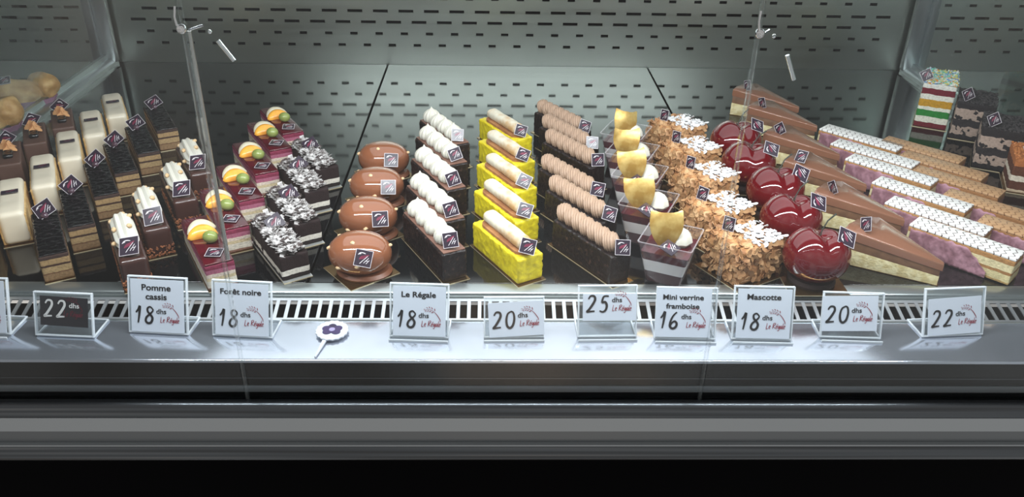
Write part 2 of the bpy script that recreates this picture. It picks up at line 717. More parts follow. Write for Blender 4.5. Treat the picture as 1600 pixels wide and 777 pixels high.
# partitions: steel framed glass
for nm, xc, s in (('window_4', XL-.018, 1), ('window_5', XR+.018, -1)):
    g = struct(one(nm, rbox(.006, .80, .38, 0), GLASS, None, T(xc, 1.225, .014), smooth=False))
    b = MB()
    b.add(extrude_x([(-.018, 0), (.018, 0), (.018, .007), (.013, .011), (-.013, .011), (-.018, .007)], -.41, .41), 0, Matrix.Rotation(R(90), 4, 'Z'), False)
    b.add(extrude_x([(-.004, .011), (.004, .011), (.004, .02), (-.004, .02)], -.41, .41), 0, Matrix.Rotation(R(90), 4, 'Z'), False)
    b.build('bottom_rail', [STEEL], g, T(0, 1.225-1.225, -.014))
    b = MB()
    b.add(rbox(.044, .014, .40, .002, 2), 0, T(0, .401, 0), False)
    b.add(rbox(.016, .010, .40, .002, 2), 0, T(-.012*s, .391, 0), False)
    b.build('corner_stile', [STEEL], g, T(0, 0, -.008))

# front lip, air grille, ledge
lip = [(YF, 0), (.794, 0), (.7925, -.0012), (.7925, -.004), (.7905, -.0045), (.7905, -.0065), (.7885, -.007), (YF, -.012)]
struct(one('trim_1', extrude_x(lip, X0, X1), STEEL, smooth=False))
gy0, gz0, gy1, gz1 = .7885, -.006, .758, -.0135        # grille: back and front edge
sl = Vector((0, gy1-gy0, gz1-gz0))
nv = Vector((0, -(gz1-gz0), gy1-gy0)).normalized()
nv = nv if nv.z > 0 else -nv


def gquad(bb, xa, xb, t0, t1, h=0.0, mi=0, th=.0012):
    p = Vector((0, gy0, gz0))
    V = [Vector((xx, 0, 0))+p+sl*t+nv*(h-d) for d in (0, th) for (xx, t) in ((xa, t0), (xb, t0), (xb, t1), (xa, t1))]
    bb.add((V, [[3, 2, 1, 0], [4, 5, 6, 7], [0, 1, 5, 4], [1, 2, 6, 5], [2, 3, 7, 6], [3, 0, 4, 7]]), mi, None, False)


b = MB()
gquad(b, X0, X1, 0, .12)
gquad(b, X0, X1, .93, 1.03)
gp = .0117
k = 0
x = X0+.002
while x < X1:
    gquad(b, x, x+.0039, .12, .93)
    x += gp
gquad(b, X0, X1, 0, 1, -.010, 1, .001)
tag(b.build('air_grille', [mat('grille_steel', (205, 208, 212), .32, .85), CAVITY]), 'long pale steel air grille with slanting dark slots behind the price signs', 'grille')
ZL = -.0145
YE = .687                      # ledge front edge
led = [(.7575, ZL-.004), (YE, ZL-.004), (YE, ZL-.0008), (YE+.002, ZL), (.7575, ZL)]
struct(one('trim_2', extrude_x(led, X0, X1), LEDGE, smooth=False))
struct(one('trim_3', extrude_x([(.7575, ZL+.0013), (.7563, ZL+.0013), (.7555, ZL), (.7575, ZL)], X0, X1), STEEL, smooth=False))

# dark upstand under the ledge, seen through the foot of the glass
b = MB()
b.add(extrude_x([(YE, ZL-.004), (YE, -.063), (YE+.01, -.063), (YE+.01, ZL-.004)], X0, X1), 0, None, False)
b.add(extrude_x([(YE, -.0470), (YE-.0012, -.0470), (YE-.0012, -.0548), (YE, -.0548)], X0, X1), 1, None, False)
b.add(extrude_x([(YE, -.0368), (YE-.0008, -.0368), (YE-.0008, -.0378), (YE, -.0378)], X0, X1), 2, None, False)
struct(b.build('trim_4', [BLACK_GLASS, ALU_LIGHT, ALU_DARK]))

# front panes
YG = .679
SEAM = (-.248, .217)
for i, (xa, xb) in enumerate(((X0, SEAM[0]), SEAM, (SEAM[1], X1))):
    g = struct(one('window_%d' % (i+1), rbox(xb-xa-.004, .006, .46, 0), GLASS, None, T((xa+xb)/2, YG, -.0635), smooth=False))

# bumper profile: rolled top, flat satin band, half-round foot
b = MB()
top = [(.6755, -.0560), (.6735, -.0545), (.6695, -.0545), (.6655, -.0556), (.6625, -.0578), (.6605, -.0612), (.6598, -.0655), (.6598, -.0668), (.690, -.0668), (.690, -.0640), (.6755, -.0640)]
b.add(extrude_x(top, X0, X1), 0, None, True)
band = [(.6592, -.0672), (.6572, -.0828), (.6620, -.0828), (.690, -.0828), (.690, -.0672)]
b.add(extrude_x(band, X0, X1), 1, None, False)
gro = [(.6600, -.0834), (.6590, -.0985), (.690, -.0985), (.690, -.0834)]
b.add(extrude_x(gro, X0, X1), 2, None, False)
b.add(extrude_x([(.6590, -.0986), (.6545, -.0990), (.6540, -.1000), (.6545, -.1008), (.6590, -.1010)], X0, X1), 1, None, True)
foot = [(.6585, -.0995)]+[(.660-.009*math.sin(R(a)), -.1108+.0115*math.cos(R(a))) for a in range(10, 171, 16)]+[(.668, -.1235), (.690, -.1235), (.690, -.0990)]
b.add(extrude_x(foot, X0, X1), 0, None, True)
struct(b.build('trim_5', [ALU_DARK, ALU_LIGHT, ALU], angle=30))
struct(one('wall_front', extrude_x([(.683, -.1235), (.683, -.75), (.70, -.75), (.70, -.1235)], X0, X1), BLACK, smooth=False))

# glass joints with chrome fittings
for i, xs_ in enumerate(SEAM):
    t = thing('glass_joint_post', ['bright upright glass joint rod with chrome fitting left of centre', 'faint upright glass joint rod with chrome fitting right of centre'][i], 'glass joint', 'joints of the front glass')
    t.location = (xs_, YG, -.06)
    one('joint_strip', rbox(.0026, .0062, .455, .0008, 2), JOINT, t)
    zc = [.382, .384][i]
    b = MB()
    b.add(lathe([(.0008, -.003), (.0036, -.0027), (.0040, 0), (.003, .002), (.0008, .003)], 20), 0, T(0, -.006, zc) @ Matrix.Rotation(R(90), 4, 'X'))
    b.add(tube([(0, -.006, zc), (-.002, -.008, zc+.004), (-.003, -.007, zc+.010), (-.002, -.005, zc+.018)], .0011), 0)
    b.build('clamp', [CHROME], t)
    b = MB()
    a0, a1 = (((.0225, .010, zc-.013), (.0335, .010, zc-.030)), ((.031, .010, zc-.022), (.0405, .010, zc-.043)))[i]
    b.add(tube([a0, a1], .0019, 12), 0)
    b.add(blob(.0018, .0018, .0018, 2), 0, T(.017, .010, zc-.006))
    b.add(tube([(.004, .0, zc-.002), (.012, .010, zc-.001)], .0010), 0)
    b.build('support_arm', [CHROME], t)
    if i == 0:
        one('metal_rod', tube([(-.0002, .012, .16), (-.0002, .012, zc-.006)], .0019, 12), mat('rod_steel', (190, 190, 185), .25, 1), t)

# unseen panel added for the ledge's bright reflection, then the tube housing
o = one('added_light_panel', rbox(1.10, .62, .010, .002, 2), mat('lamp_white', (225, 228, 228), .4), None, T(.09, 1.20, .414), smooth=False)
tag(o, 'flat white light panel added out of view under the case roof', 'lamp')
o = one('lamp_housing', rbox(1.16, .024, .012, .003, 2), mat('lamp_white', (225, 228, 228), .4), None, T(.06, .745, .378), smooth=False)
tag(o, 'slim LED tube housing above the front glass', 'lamp')

# ================================================================ PASTRIES
Y60 = R(-60)
Z = Vector((0, 0, 1))

# --- lemon bars
YEL = mat('lemon_coating', (226, 206, 30), .42, col2=(204, 182, 14), ns=150, bump=.5, bs=420, coat=.15)
BISC = mat('sable_biscuit', (176, 122, 74), .7, col2=(150, 98, 58), bump=.4, bs=600)
MERI = mat('toasted_meringue', (214, 206, 186), .55, col2=(192, 150, 98), ns=45, nmix=(.42, .68), bump=.2, bs=400)
t = thing('lemon_bar')
L_, W_, H_ = .106, .034, .033
board(t, L_+.008, W_+.003)
one('cake_body', nbox(L_, W_, H_, .003, .0022, .0011, 260, 1, .0011), YEL, t)


def stadium(l, w, n=10):
    r = w/2
    return [(l/2-r+r*math.cos(a), r*math.sin(a)) for a in [math.pi*(-.5+i/n) for i in range(n+1)]]+[(-(l/2-r)+r*math.cos(a), r*math.sin(a)) for a in [math.pi*(.5+i/n) for i in range(n+1)]]


one('biscuit_tongue', prism(stadium(.094, .027), 0, .0035), BISC, t, T(.002, 0, H_+.0011))
one('meringue_finger', nbox(.088, .0190, .0150, .0073, .0025, .0006, 120, 4, 0, keepbot=False), MERI, t, T(-.001, 0, H_+.0035))
plaque(t, orient((.049, -.002, H_+.0125), wl(Y60, (-.05, -.80, .62)), wl(Y60, (.2, .6, 1)), R(-4)))
its = row(t, [(738, 348), (740, 298), (744, 257), (747, 220), (748, 186)], (-L_/2, -W_/2, H_), Y60,
          'lemon yellow bar cake with a toasted meringue finger, # of its row', 'cake', 'lemon yellow bars in one row', sep=0.038)
jitter_plaques(its, .12, 3, .1)

# --- dark bars with four white kisses
CRUNCH = mat('crunchy_dark_chocolate', (24, 14, 14), .34, col2=(74, 52, 44), ns=190, nmix=(.60, .70), bump=1.0, bs=260, spec=.35)
MILKTOP = mat('milk_chocolate_top', (120, 84, 70), .5, bump=.2)
NUTBIT = mat('nut_bits', (196, 160, 116), .6, col2=(226, 196, 156), ns=200)
WHITE_CREAM = mat('white_cream', (208, 203, 190), .55, sss=.1)
YR = R(-62)
t = thing('kiss_bar')
L_, W_, H_ = .118, .030, .036
board(t, L_+.010, W_+.002)
b = MB()
b.add(nbox(L_, W_, H_, .0028, .0022, .0011, 330, 2, .0011))
b.build('cake_body', [CRUNCH], t)
one('top_layer', rbox(L_-.003, W_-.003, .0016, .0006, 2), MILKTOP, t, T(0, 0, H_+.0009))
kiss = [(.0100, 0), (.0126, .0018), (.0138, .0048), (.0140, .0078), (.0131, .0112), (.0112, .0143), (.0084, .0168), (.0052, .0186), (.0028, .0200), (.0014, .0216), (.0005, .0236)]
for k in range(4):
    one('cream_kiss', lathe([(r_*.92, z_) for r_, z_ in kiss], 72, 12, .06, .07), WHITE_CREAM, t, T(-.0435+.0255*k, .0, H_+.0022) @ Matrix.Rotation(k*1.1, 4, 'Z') @ Matrix.Rotation(.06*(k % 2), 4, 'X'))
plaque(t, orient((.0495, -.001, H_+.0125), wl(YR, (-.05, -.85, .52)), (0, 0, 1), R(10)))
its = row(t, [(628, 334), (633, 292), (641, 250), (648, 216), (654.5, 189)], (-L_/2, -W_/2, H_), YR,
          'dark crunchy chocolate bar with white cream kisses, # of its row', 'cake', 'dark chocolate bars with white kisses', sep=0.0335)
jitter_plaques(its, .14, 5, .1)

# --- dark bars with ribbed brown cream
BRCREAM = mat('brown_cream', (168, 139, 117), .55)
YC = R(-57)
t = thing('praline_cream_bar')
L_, W_, H_ = .112, .029, .036
board(t, L_+.012, W_+.002)
one('cake_body', nbox(L_, W_, H_, .003, .0022, .0012, 320, 3, .0011), CRUNCH, t)


def shell(lx, ly, lz, nr=5):
    """one ribbed hump of piped cream, its ribs running across the bar"""
    V, F = [], []
    N, Mr = 48, 22
    for i in range(N+1):
        th = math.pi*i/N
        x = -lx*math.cos(th)
        base = math.sin(th)**.6
        rb = 1+.065*math.cos(2*math.pi*nr*(x/lx+1)/2)
        for k in range(Mr):
            ph = 2*math.pi*k/Mr
            V.append(Vector((x + .25*lx*math.sin(ph)*0 - .0022*math.cos(ph), ly*base*rb*math.cos(ph), lz*base*rb*math.sin(ph))))
    for i in range(N):
        for k in range(Mr):
            F.append([i*Mr+k, i*Mr+(k+1) % Mr, (i+1)*Mr+(k+1) % Mr, (i+1)*Mr+k])
    return V, F


for k in range(7):
    one('cream_shell', shell(.0104, .0128, .0118, 6), BRCREAM, t, T(-.0500+.0143*k, 0, H_+.0080) @ Matrix.Rotation(R(28), 4, 'Z') @ Matrix.Rotation(R(-18), 4, 'Y'))
plaque(t, orient((.0545, .001, H_+.0095), wl(YC, (.12, -.86, .50)), (0, 0, 1), R(-6)))
its = row(t, [(863, 344), (851, 298), (839, 264), (846, 223), (833, 201), (832, 176)], (-L_/2, -W_/2, H_), YC,
          'dark chocolate bar topped with ribbed brown cream, # of its row', 'cake', 'dark bars with brown cream', sep=0.0325)
jitter_plaques(its, .15, 8, .15)

# --- verrines
YV = R(-25)
RED = mat('raspberry_jelly', (82, 12, 24), .12, coat=.4, col2=(60, 8, 18), ns=60)
DRED = mat('dark_berry_layer', (62, 16, 24), .3)
PANNA = mat('panna_cotta', (226, 218, 214), .4, sss=.1)
LEAF = mat('gold_leaf', (190, 150, 78), .38, .6, col2=(222, 190, 118), ns=70, bump=.3, bs=120)
t = thing('raspberry_verrine')


def taper(z0, z1, s0=.040, s1=.060, h=.055, inset=0.0, r=.003):
    def ring(z):
        s = (s0+(s1-s0)*z/h)/2-inset
        c = []
        for q, (sx, sy) in enumerate(((1, 1), (-1, 1), (-1, -1), (1, -1))):
            for k in range(4):
                a = math.pi/2*q+math.pi/2*k/3
                c.append(Vector((sx*(s-r)+r*math.cos(a), sy*(s-r)+r*math.sin(a), z)))
        return c
    V = ring(z0)+ring(z1)
    n = 16
    return V, [list(range(n))[::-1], list(range(n, 2*n))]+[[i, (i+1) % n, n+(i+1) % n, n+i] for i in range(n)]


def cupshell():
    o = taper(0, .055)
    V, F = o[0], [f for f in o[1] if True]
    F = [F[0]]+F[2:]
    # rim
    rim = taper(.0535, .055, inset=-.0011)
    return V, F, rim


V, F, rim = cupshell()
b = MB()
b.add((V, F), 0, None, False)
n = 16
big = taper(.0538, .055, inset=-.0012)[0]
sm = taper(.0538, .055, inset=.0004)[0]
b.add((big+sm, [[n+i, n+(i+1) % n, 3*n+(i+1) % n, 3*n+i] for i in range(n)]+[[i, (i+1) % n, n+(i+1) % n, n+i] for i in range(n)]), 1, None, False)
b.build('plastic_cup', [CUP, RIM], t)
one('berry_layer', taper(.002, .0165, inset=.0008), DRED, t, smooth=False)
one('cream_layer', taper(.0165, .0315, inset=.0007), PANNA, t, smooth=False)
one('jelly_layer', taper(.0315, .0420, inset=.0008), RED, t, smooth=False)
one('cream_dollop', lathe([(.012, 0), (.0145, .004), (.013, .010), (.009, .015), (.003, .019)], 40, 8, .05), WHITE_CREAM, t, T(.008, .010, .042))
# curved gold shield
V, F = [], []
nx, nz = 10, 12
for s in (0, 1):
    for j in range(nz+1):
        v = j/nz
        wd = .0190*(math.sin(math.pi*min(1, .07+.60*v))**.75)
        for i in range(nx+1):
            u = -1+2*i/nx
            zz = .040*v + (.0045*(u*u) if v > .9 else 0) - .002*abs(u)*(v > .97)
            V.append(Vector((u*wd, .0045*u*u*v-.006*math.sin(2.4*v) - s*.0007, zz)))
q = (nx+1)*(nz+1)
for j in range(nz):
    for i in range(nx):
        a = j*(nx+1)+i
        F.append([a, a+1, a+nx+2, a+nx+1])
        F.append([q+a, q+a+nx+1, q+a+nx+2, q+a+1])
one('gold_leaf', (V, F), LEAF, t, T(-.004, -.009, .0435) @ Matrix.Rotation(R(23), 4, 'Z') @ Matrix.Rotation(R(-16), 4, 'X'))
plaque(t, orient((.004, -.021, .050), wl(YV, (.1, -.30, .95)), wl(YV, (-.7, .7, 0)), 0), PLQ_PLAIN)
its = row(t, [(997, 377), (966, 319), (955, 274), (945.6, 239), (938, 208)], (-.03, -.03, .055), YV,
          'square cup of raspberry jelly with gold leaf, # of its row', 'dessert cup', 'raspberry dessert cups in one row')
rng = random.Random(4)
for o in its[1:]:
    g = child(o, 'gold_leaf')[0]
    g.matrix_basis = g.matrix_basis @ Matrix.Rotation(rng.uniform(-.5, .5), 4, 'Z') @ Matrix.Rotation(rng.uniform(-.25, .25), 4, 'Y')

# --- almond cakes
YA = R(-60)
ALM = mat('toasted_almond', (198, 156, 112), .55, col2=(160, 112, 72), ns=60, nmix=(.35, .65))
ALMW = mat('sugared_almond', (222, 220, 220), .8)
ACORE = mat('almond_core', (150, 100, 60), .7, col2=(190, 140, 90), ns=150, bump=.8, bs=300)
t = thing('almond_cake')
L_, W_, H_ = .058, .066, .046
board(t, .072, .078)
one('cake_body', nbox(L_, W_, H_, .006, .003, .0022, 120, 5, .0011), ACORE, t)
rng = random.Random(21)


def cover(b, n, face, mi=0, size=(.0036, .0060), lift=.0012, tilt=.55, lim=None):
    for _ in range(n):
        a, c = rng.uniform(-.5, .5), rng.uniform(-.5, .5)
        if face == 'top':
            p, nn = Vector((a*L_, c*W_, H_+.001)), Vector((0, 0, 1))
            if lim and not lim(a, c):
                continue
        elif face == 'x':
            p, nn = Vector((L_/2*(1 if rng.random() < .6 else -1), a*W_, (c+.5)*H_*.94+.003)), None
            nn = Vector((1 if p.x > 0 else -1, 0, .1))
        else:
            p, nn = Vector((a*L_, -W_/2*(1 if rng.random() < .7 else -1), (c+.5)*H_*.94+.003)), None
            nn = Vector((0, 1 if p.y > 0 else -1, .1))
        nn = (nn+Vector([rng.uniform(-tilt, tilt) for _ in range(3)])).normalized()
        ln = rng.uniform(*size)
        b.add(flake(ln, ln*rng.uniform(.55, .72), .0006, rng.uniform(-.2, .25)), mi, orient(p+nn*rng.uniform(0, lift), nn, (rng.uniform(-1, 1), rng.uniform(-1, 1), rng.uniform(-1, 1)+.01)), False)


b = MB()
cover(b, 170, 'x')
cover(b, 170, 'y')
cover(b, 120, 'top', 0, lim=lambda a, c: a*.9+c < .15, tilt=.7)
b.build('almond_flakes', [ALM], t, kind='stuff')
b = MB()
cover(b, 260, 'top', 0, (.003, .0046), .004, .6, lim=lambda a, c: c > -.12-.4*a*0 and a > -.34)
b.build('sugared_flakes', [ALMW], t, kind='stuff')['label'] = 'almond flakes white with icing sugar'
plaque(t, orient((-.017, -.012, H_+.011), wl(YA, (-.80, -.52, .28)), (0, 0, 1), R(8)), plaque_mesh('almond_plaque', .0165))
its = row(t, [(1140, 350), (1099, 302.6), (1080, 254), (1057.6, 214), (1039, 180)], (-.017, -.012, H_+.011), YA,
          'square almond flake cake with icing sugar, # of its row', 'cake', 'almond flake cakes in one row', jit=3)
jitter_plaques(its, .1, 9)

# --- cherry domes
CHERRY = mat('cherry_glaze', (92, 7, 16), .08, coat=.7)
DKBASE = mat('dark_biscuit', (40, 22, 20), .8, bump=.6)
STEM = mat('cherry_stem', (30, 34, 20), .5)
t = thing('cherry_cake')
board(t, .068, .068)
one('biscuit_base', lathe([(.026, .001), (.027, .004), (.025, .008)], 40), DKBASE, t)
bm = bmesh.new()
bmesh.ops.create_uvsphere(bm, u_segments=64, v_segments=40, radius=1)
for v in bm.verts:
    p = v.co.copy()
    z = p.z
    rad = .0372
    # dimple on top and a groove running down the back and front: a heart-shaped cherry
    ax = p.x
    g = math.exp(-((ax-.12)/.22)**2)
    topw = max(0, z)
    d = 1 - .19*g*topw**1.6 - .055*g*max(0, z+.1)*max(0, -p.y)**.5*0
    dimple = math.exp(-(((p.x-.12)**2+p.y**2)/.08))*.17*topw
    low = 1 if z > -.5 else 1-.12*(-.5-z)
    v.co = Vector((p.x*rad*d*low*1.02, p.y*rad*d*low*.96, (z-dimple*(z > 0))*rad*d*.86*(1+.05*abs(p.x)*(z > 0))))
V, F = take(bm)
one('cherry_body', (V, F), CHERRY, t, T(0, 0, .0345))
one('stem', tube([(0, .002, .052), (.003, .006, .062), (.010, .012, .072), (.020, .017, .078)], [.0009, .0008, .0008, .0011], 8), STEM, t)
plaque(t, orient((.026, -.008, .061), (.25, -.62, .74), (0, .2, 1), R(45+14)), plaque_mesh('cherry_plaque', .0208))
its = row(t, [(1275, 400), (1235, 344), (1211, 298), (1169, 257), (1149, 222)], (0, 0, .033), 0,
          'glossy dark red cherry-shaped cake, # of its row', 'cake', 'cherry cakes in one row', jit=9)
jitter_plaques(its, .14, 12, .2)

# --- caramel domes
CARA = mat('caramel_glaze', (136, 84, 58), .10, coat=.6)
CARAB = mat('caramel_base', (120, 72, 48), .4)
t = thing('caramel_dome')
YD = R(-6)
board(t, .064, .064).matrix_basis = Matrix.Rotation(R(38+6), 4, 'Z')
bm = bmesh.new()
bmesh.ops.create_uvsphere(bm, u_segments=64, v_segments=36, radius=1)
for v in bm.verts:
    p = v.co
    z = p.z
    rr = math.sqrt(max(0, 1-z*z))
    k = (rr**.82)/(rr if rr > 1e-6 else 1)
    zz = math.copysign(abs(z)**.92, z)
    v.co = Vector((p.x*k*.0365, p.y*k*.0305, zz*.0225+.0245))
one('glazed_dome', take(bm), CARA, t)
b = MB()
V, F = lathe([(.80, .001), (1.0, .0012), (1.02, .003), (.9, .0065)], 48)
b.add(([Vector((p.x*.0318, p.y*.0268, p.z)) for p in V], F), 0, T(.004, -.001, 0))
b.build('glaze_skirt', [CARAB], t)
rng = random.Random(31)
for (a, el) in ((-2.85, .35), (-1.45, -.05), (-1.75, 1.12), (2.5, .5), (.2, .35), (-2.15, -.30)):
    z = math.sin(el)
    rr = math.cos(el)**.82
    p = Vector((math.cos(a)*rr*.0365, math.sin(a)*rr*.0305, math.copysign(abs(z)**.92, z)*.0225+.0245))
    one('nut_piece', blob(.0032*rng.uniform(.7, 1.2), .0023, .0019, 2, .0013, 300, rng.random()*9), NUTBIT, t, T(*p) @ Matrix.Rotation(rng.uniform(0, 3), 4, 'Z'))
plaque(t, orient((.012, -.0300, .0345), (.18, -.80, .62), (0, 0, 1), R(-14)), plaque_mesh('dome_plaque', .0192))
its = row(t, [(563, 400), (575.5, 343), (589, 294), (600, 252)], (0, 0, .020), YD,
          'oval caramel-glazed dome cake on a gold card, # of its row', 'cake', 'caramel domes in one row', jit=2)
for o, (dx, dy, dz, sp) in zip(its[1:], ((.010, .003, .001, .25), (.010, .004, .0, .2), (.006, .002, .0, .18))):
    c = child(o, 'chocolate_plaque')[0]
    q = c.matrix_basis.copy()
    c.matrix_basis = T(dx, dy, dz) @ q @ Matrix.Rotation(sp, 4, 'Z')

# --- caramel glazed wedges
YW = R(-29)
SPONGE = mat('pale_sponge', (212, 200, 158), .7, col2=(188, 170, 122), ns=120, bump=.7, bs=350)
MOUSSE = mat('brown_mousse', (116, 82, 58), .5, col2=(98, 68, 48), ns=80)
GLAZE = mat('milk_caramel_glaze', (132, 90, 70), .14, coat=.6)
t = thing('caramel_wedge')
HA, HT = .047, .030
tri = [(0, 0), (.112, 0), (.112, .006), (.032, .064), (.0197, .050), (.010, .035), (.0025, .018)]


def wedge(poly, z0a, z1a, z0t, z1t, r=.0, seg=3, dome=0):
    bm = bmesh.new()
    bot, tp = [], []
    for x, y in poly:
        k = max(0, min(1, x/.112))
        bot.append(bm.verts.new((x, y, z0a+(z0t-z0a)*k)))
        tp.append(bm.verts.new((x, y, z1a+(z1t-z1a)*k)))
    n = len(poly)
    ft = bm.faces.new(tp)
    bm.faces.new(bot[::-1])
    for i in range(n):
        bm.faces.new([bot[i], bot[(i+1) % n], tp[(i+1) % n], tp[i]])
    if r:
        bmesh.ops.bevel(bm, geom=list(ft.edges), offset=r, segments=seg, profile=.5, affect='EDGES')
    if dome:
        bm.normal_update()
        big = max((f for f in bm.faces if f.normal.z > .8), key=lambda f: f.calc_area())
        pk = bmesh.ops.poke(bm, faces=[big])
        for v in pk['verts']:
            v.co += Vector((-.004, 0, dome))
    return take(bm)


def inset(poly, d):
    cx = sum(p[0] for p in poly)/len(poly)
    cy = sum(p[1] for p in poly)/len(poly)
    return [(p[0]+(cx-p[0])*d, p[1]+(cy-p[1])*d) for p in poly]


one('cake_board', prism(inset(tri, .0), 0, .0011), GOLD, t, smooth=False)
one('sponge', wedge(inset(tri, .02), .0011, .022, .0011, .0125, .0012, 2), SPONGE, t, smooth=False)
one('mousse', wedge(inset(tri, .03), .022, .036, .0125, .0215, .0008, 2), MOUSSE, t, smooth=False)
one('glaze', wedge(tri, .0345, HA, .0205, HT, .0026, 4, .003), GLAZE, t, angle=60)
plaque(t, orient((.022, .012, HA+.005), wl(YW, (-.92, -.25, .22)), (0, 0, 1), R(30)), plaque_mesh('wedge_plaque', .0170))
its = row(t, [(1318.5, 361), (1271, 304), (1224, 255), (1192.6, 211), (1167, 169.5), (1145, 142)], (0, 0, .043), YW,
          'wedge of pale cake under smooth milk caramel glaze, # of its row', 'cake slice', 'caramel glazed wedges in one row', sep=.067, twist=[0]+[R(6)]*5)
jitter_plaques(its, .3, 15)

# --- feathered bars, white and brown icing, in pink paper
PINK = mat('pink_paper', (130, 88, 98), .7, col2=(168, 124, 136), ns=70, bump=1.0, bs=140)
MILLE = layered('puff_layers', .034, [(0, (196, 160, 104)), (.004, (214, 198, 150)), (.013, (166, 120, 74)), (.0165, (224, 208, 164)), (.026, (170, 124, 76))], .0012)
MILLE2 = layered('puff_layers_brown', .034, [(0, (176, 136, 88)), (.004, (150, 110, 90)), (.013, (156, 108, 66)), (.0165, (140, 96, 84)), (.026, (150, 104, 64))], .0012)
ICEW = chevron('white_feather_icing', (232, 228, 224), (84, 68, 66), freq=120, W=.030)
ICEB = chevron('brown_feather_icing', (186, 146, 108), (120, 82, 54), freq=120, W=.030)


def mille(nm, body, icing, L_, W_, H_):
    t = thing(nm)
    one('pastry_body', nbox(L_, W_, H_-.003, .0012, .003, .0007, 300, 6, .0011), body, t)
    one('feathered_icing', rbox(L_, W_, .003, .001, 2), icing, t, T(0, 0, H_-.002), smooth=False)
    # crumpled paper band round both long sides and the bottom
    V, F = [], []
    n, mz = 90, 9
    for s in (-1, 1):
        o = len(V)
        for i in range(n+1):
            x = -L_*.47+L_*.76*i/n
            hh = (H_-.0015)*(.93+.10*noise.noise(Vector((x*160, s*5, 1))))
            if i > n*.72:      # torn slanting end towards the tip of the bar
                hh *= 1-.75*(i-n*.72)/(n*.28)
            hh = min(hh, H_-.0006)
            for j in range(mz+1):
                z = .0004+hh*j/mz
                d = .0014+.0012*noise.noise(Vector((x*230+z*160, z*90-x*60, s*3)))+.0006*noise.noise(Vector((x*600, z*300, s)))
                V.append(Vector((x, s*(W_/2+max(.0004, d)), z)))
        for i in range(n):
            for j in range(mz):
                a = o+i*(mz+1)+j
                F.append([a, a+mz+1, a+mz+2, a+1] if s < 0 else [a, a+1, a+mz+2, a+mz+1])
    me = one('paper_wrapper', (V, F), PINK, t)
    so = me.modifiers.new('thickness', 'SOLIDIFY')
    so.thickness = .0004
    return t


YM = R(-46)
L_, W_, H_ = .122, .031, .034
t = mille('feathered_pastry', MILLE, ICEW, L_, W_, H_)
row(t, [(1588.5, 408), (1538, 369), (1508.6, 332), (1455, 290), (1425, 263), (1401, 236.6)], (L_/2, -W_/2, H_), YM,
    'white iced feathered pastry bar, # of its row', 'pastry', 'white feathered pastry bars', sep=0.0372)
t = mille('feathered_pastry', MILLE2, ICEB, .115, W_, H_)
row(t, [(1525.7, 346.6), (1472, 305), (1423, 268), (1403.4, 244), (1373, 222)], (-.115/2, -W_/2, H_), YM,
    'brown iced feathered pastry bar, # of its row', 'pastry', 'brown feathered pastry bars', sep=0.0372)

# --- fruit bars
YF_ = R(-61)
FRUITB = layered('fruit_bar_layers', .031, [(0, (156, 118, 104)), (.004, (222, 212, 196)), (.012, (206, 186, 150)), (.016, (214, 196, 180)), (.020, (168, 96, 118)), (.0255, (128, 46, 70))], .0012)
JELLY = mat('dark_red_jelly', (60, 9, 17), .10, coat=.5, col2=(82, 13, 25), ns=50)
PEACH = mat('peach', (236, 170, 62), .25, col2=(224, 140, 50), ns=60)
PEAR = mat('pear', (198, 190, 166), .3, col2=(180, 170, 144), ns=60)
GRAPE = mat('green_grape', (118, 132, 62), .2, col2=(140, 150, 84), ns=60)
t = thing('fruit_bar')
L_, W_, H_ = .124, .032, .032
board(t, L_+.006, W_+.0015)
one('cake_body', nbox(L_, W_, H_-.002, .001, .003, .0006, 220, 7, .0011), FRUITB, t)
one('jelly_glaze', rbox(L_-.001, W_-.0005, .0026, .0011, 3), JELLY, t, T(0, 0, H_-.0012))


def slice_(l, w, h):
    """crescent fruit slice"""
    V, F = [], []
    n, k = 18, 10
    for i in range(n+1):
        s = -1+2*i/n
        c = Vector((s*l/2, -.18*l*s*s, 0))
        rr = math.sqrt(max(0.004, 1-s*s))
        for j in range(k):
            a = 2*math.pi*j/k
            V.append(c+Vector((0, math.cos(a)*w/2*rr, math.sin(a)*h/2*rr)))
    for i in range(n):
        for j in range(k):
            F.append([i*k+j, i*k+(j+1) % k, (i+1)*k+(j+1) % k, (i+1)*k+j])
    return V, F


wfr = -YF_
one('pear_slice', slice_(.034, .017, .008), PEAR, t, T(-.025, -.001, H_+.0065) @ Matrix.Rotation(wfr+R(38), 4, 'Z') @ Matrix.Rotation(R(42), 4, 'X'))
one('peach_slice', slice_(.034, .019, .013), PEACH, t, T(-.009, -.002, H_+.0066) @ Matrix.Rotation(wfr+R(24), 4, 'Z') @ Matrix.Rotation(R(30), 4, 'X'))
one('grape', blob(.0088, .0076, .0074, 3), GRAPE, t, T(.0115, .003, H_+.0085) @ Matrix.Rotation(wfr, 4, 'Z'))
plaque(t, orient((.0405, 0, H_+.0024), (0.05, 0, 1), wl(YF_, (-.25, 1, 0)), R(-14)))
its = row(t, [(335, 396), (361, 343), (386, 300), (410, 260), (432, 224), (446, 200)], (.0405, 0, H_+.002), YF_,
          'bar topped with peach, pear and grape, # of its row', 'cake', 'fruit topped bars in one row', sep=0.0345)
jitter_plaques(its, .05, 18, .1)

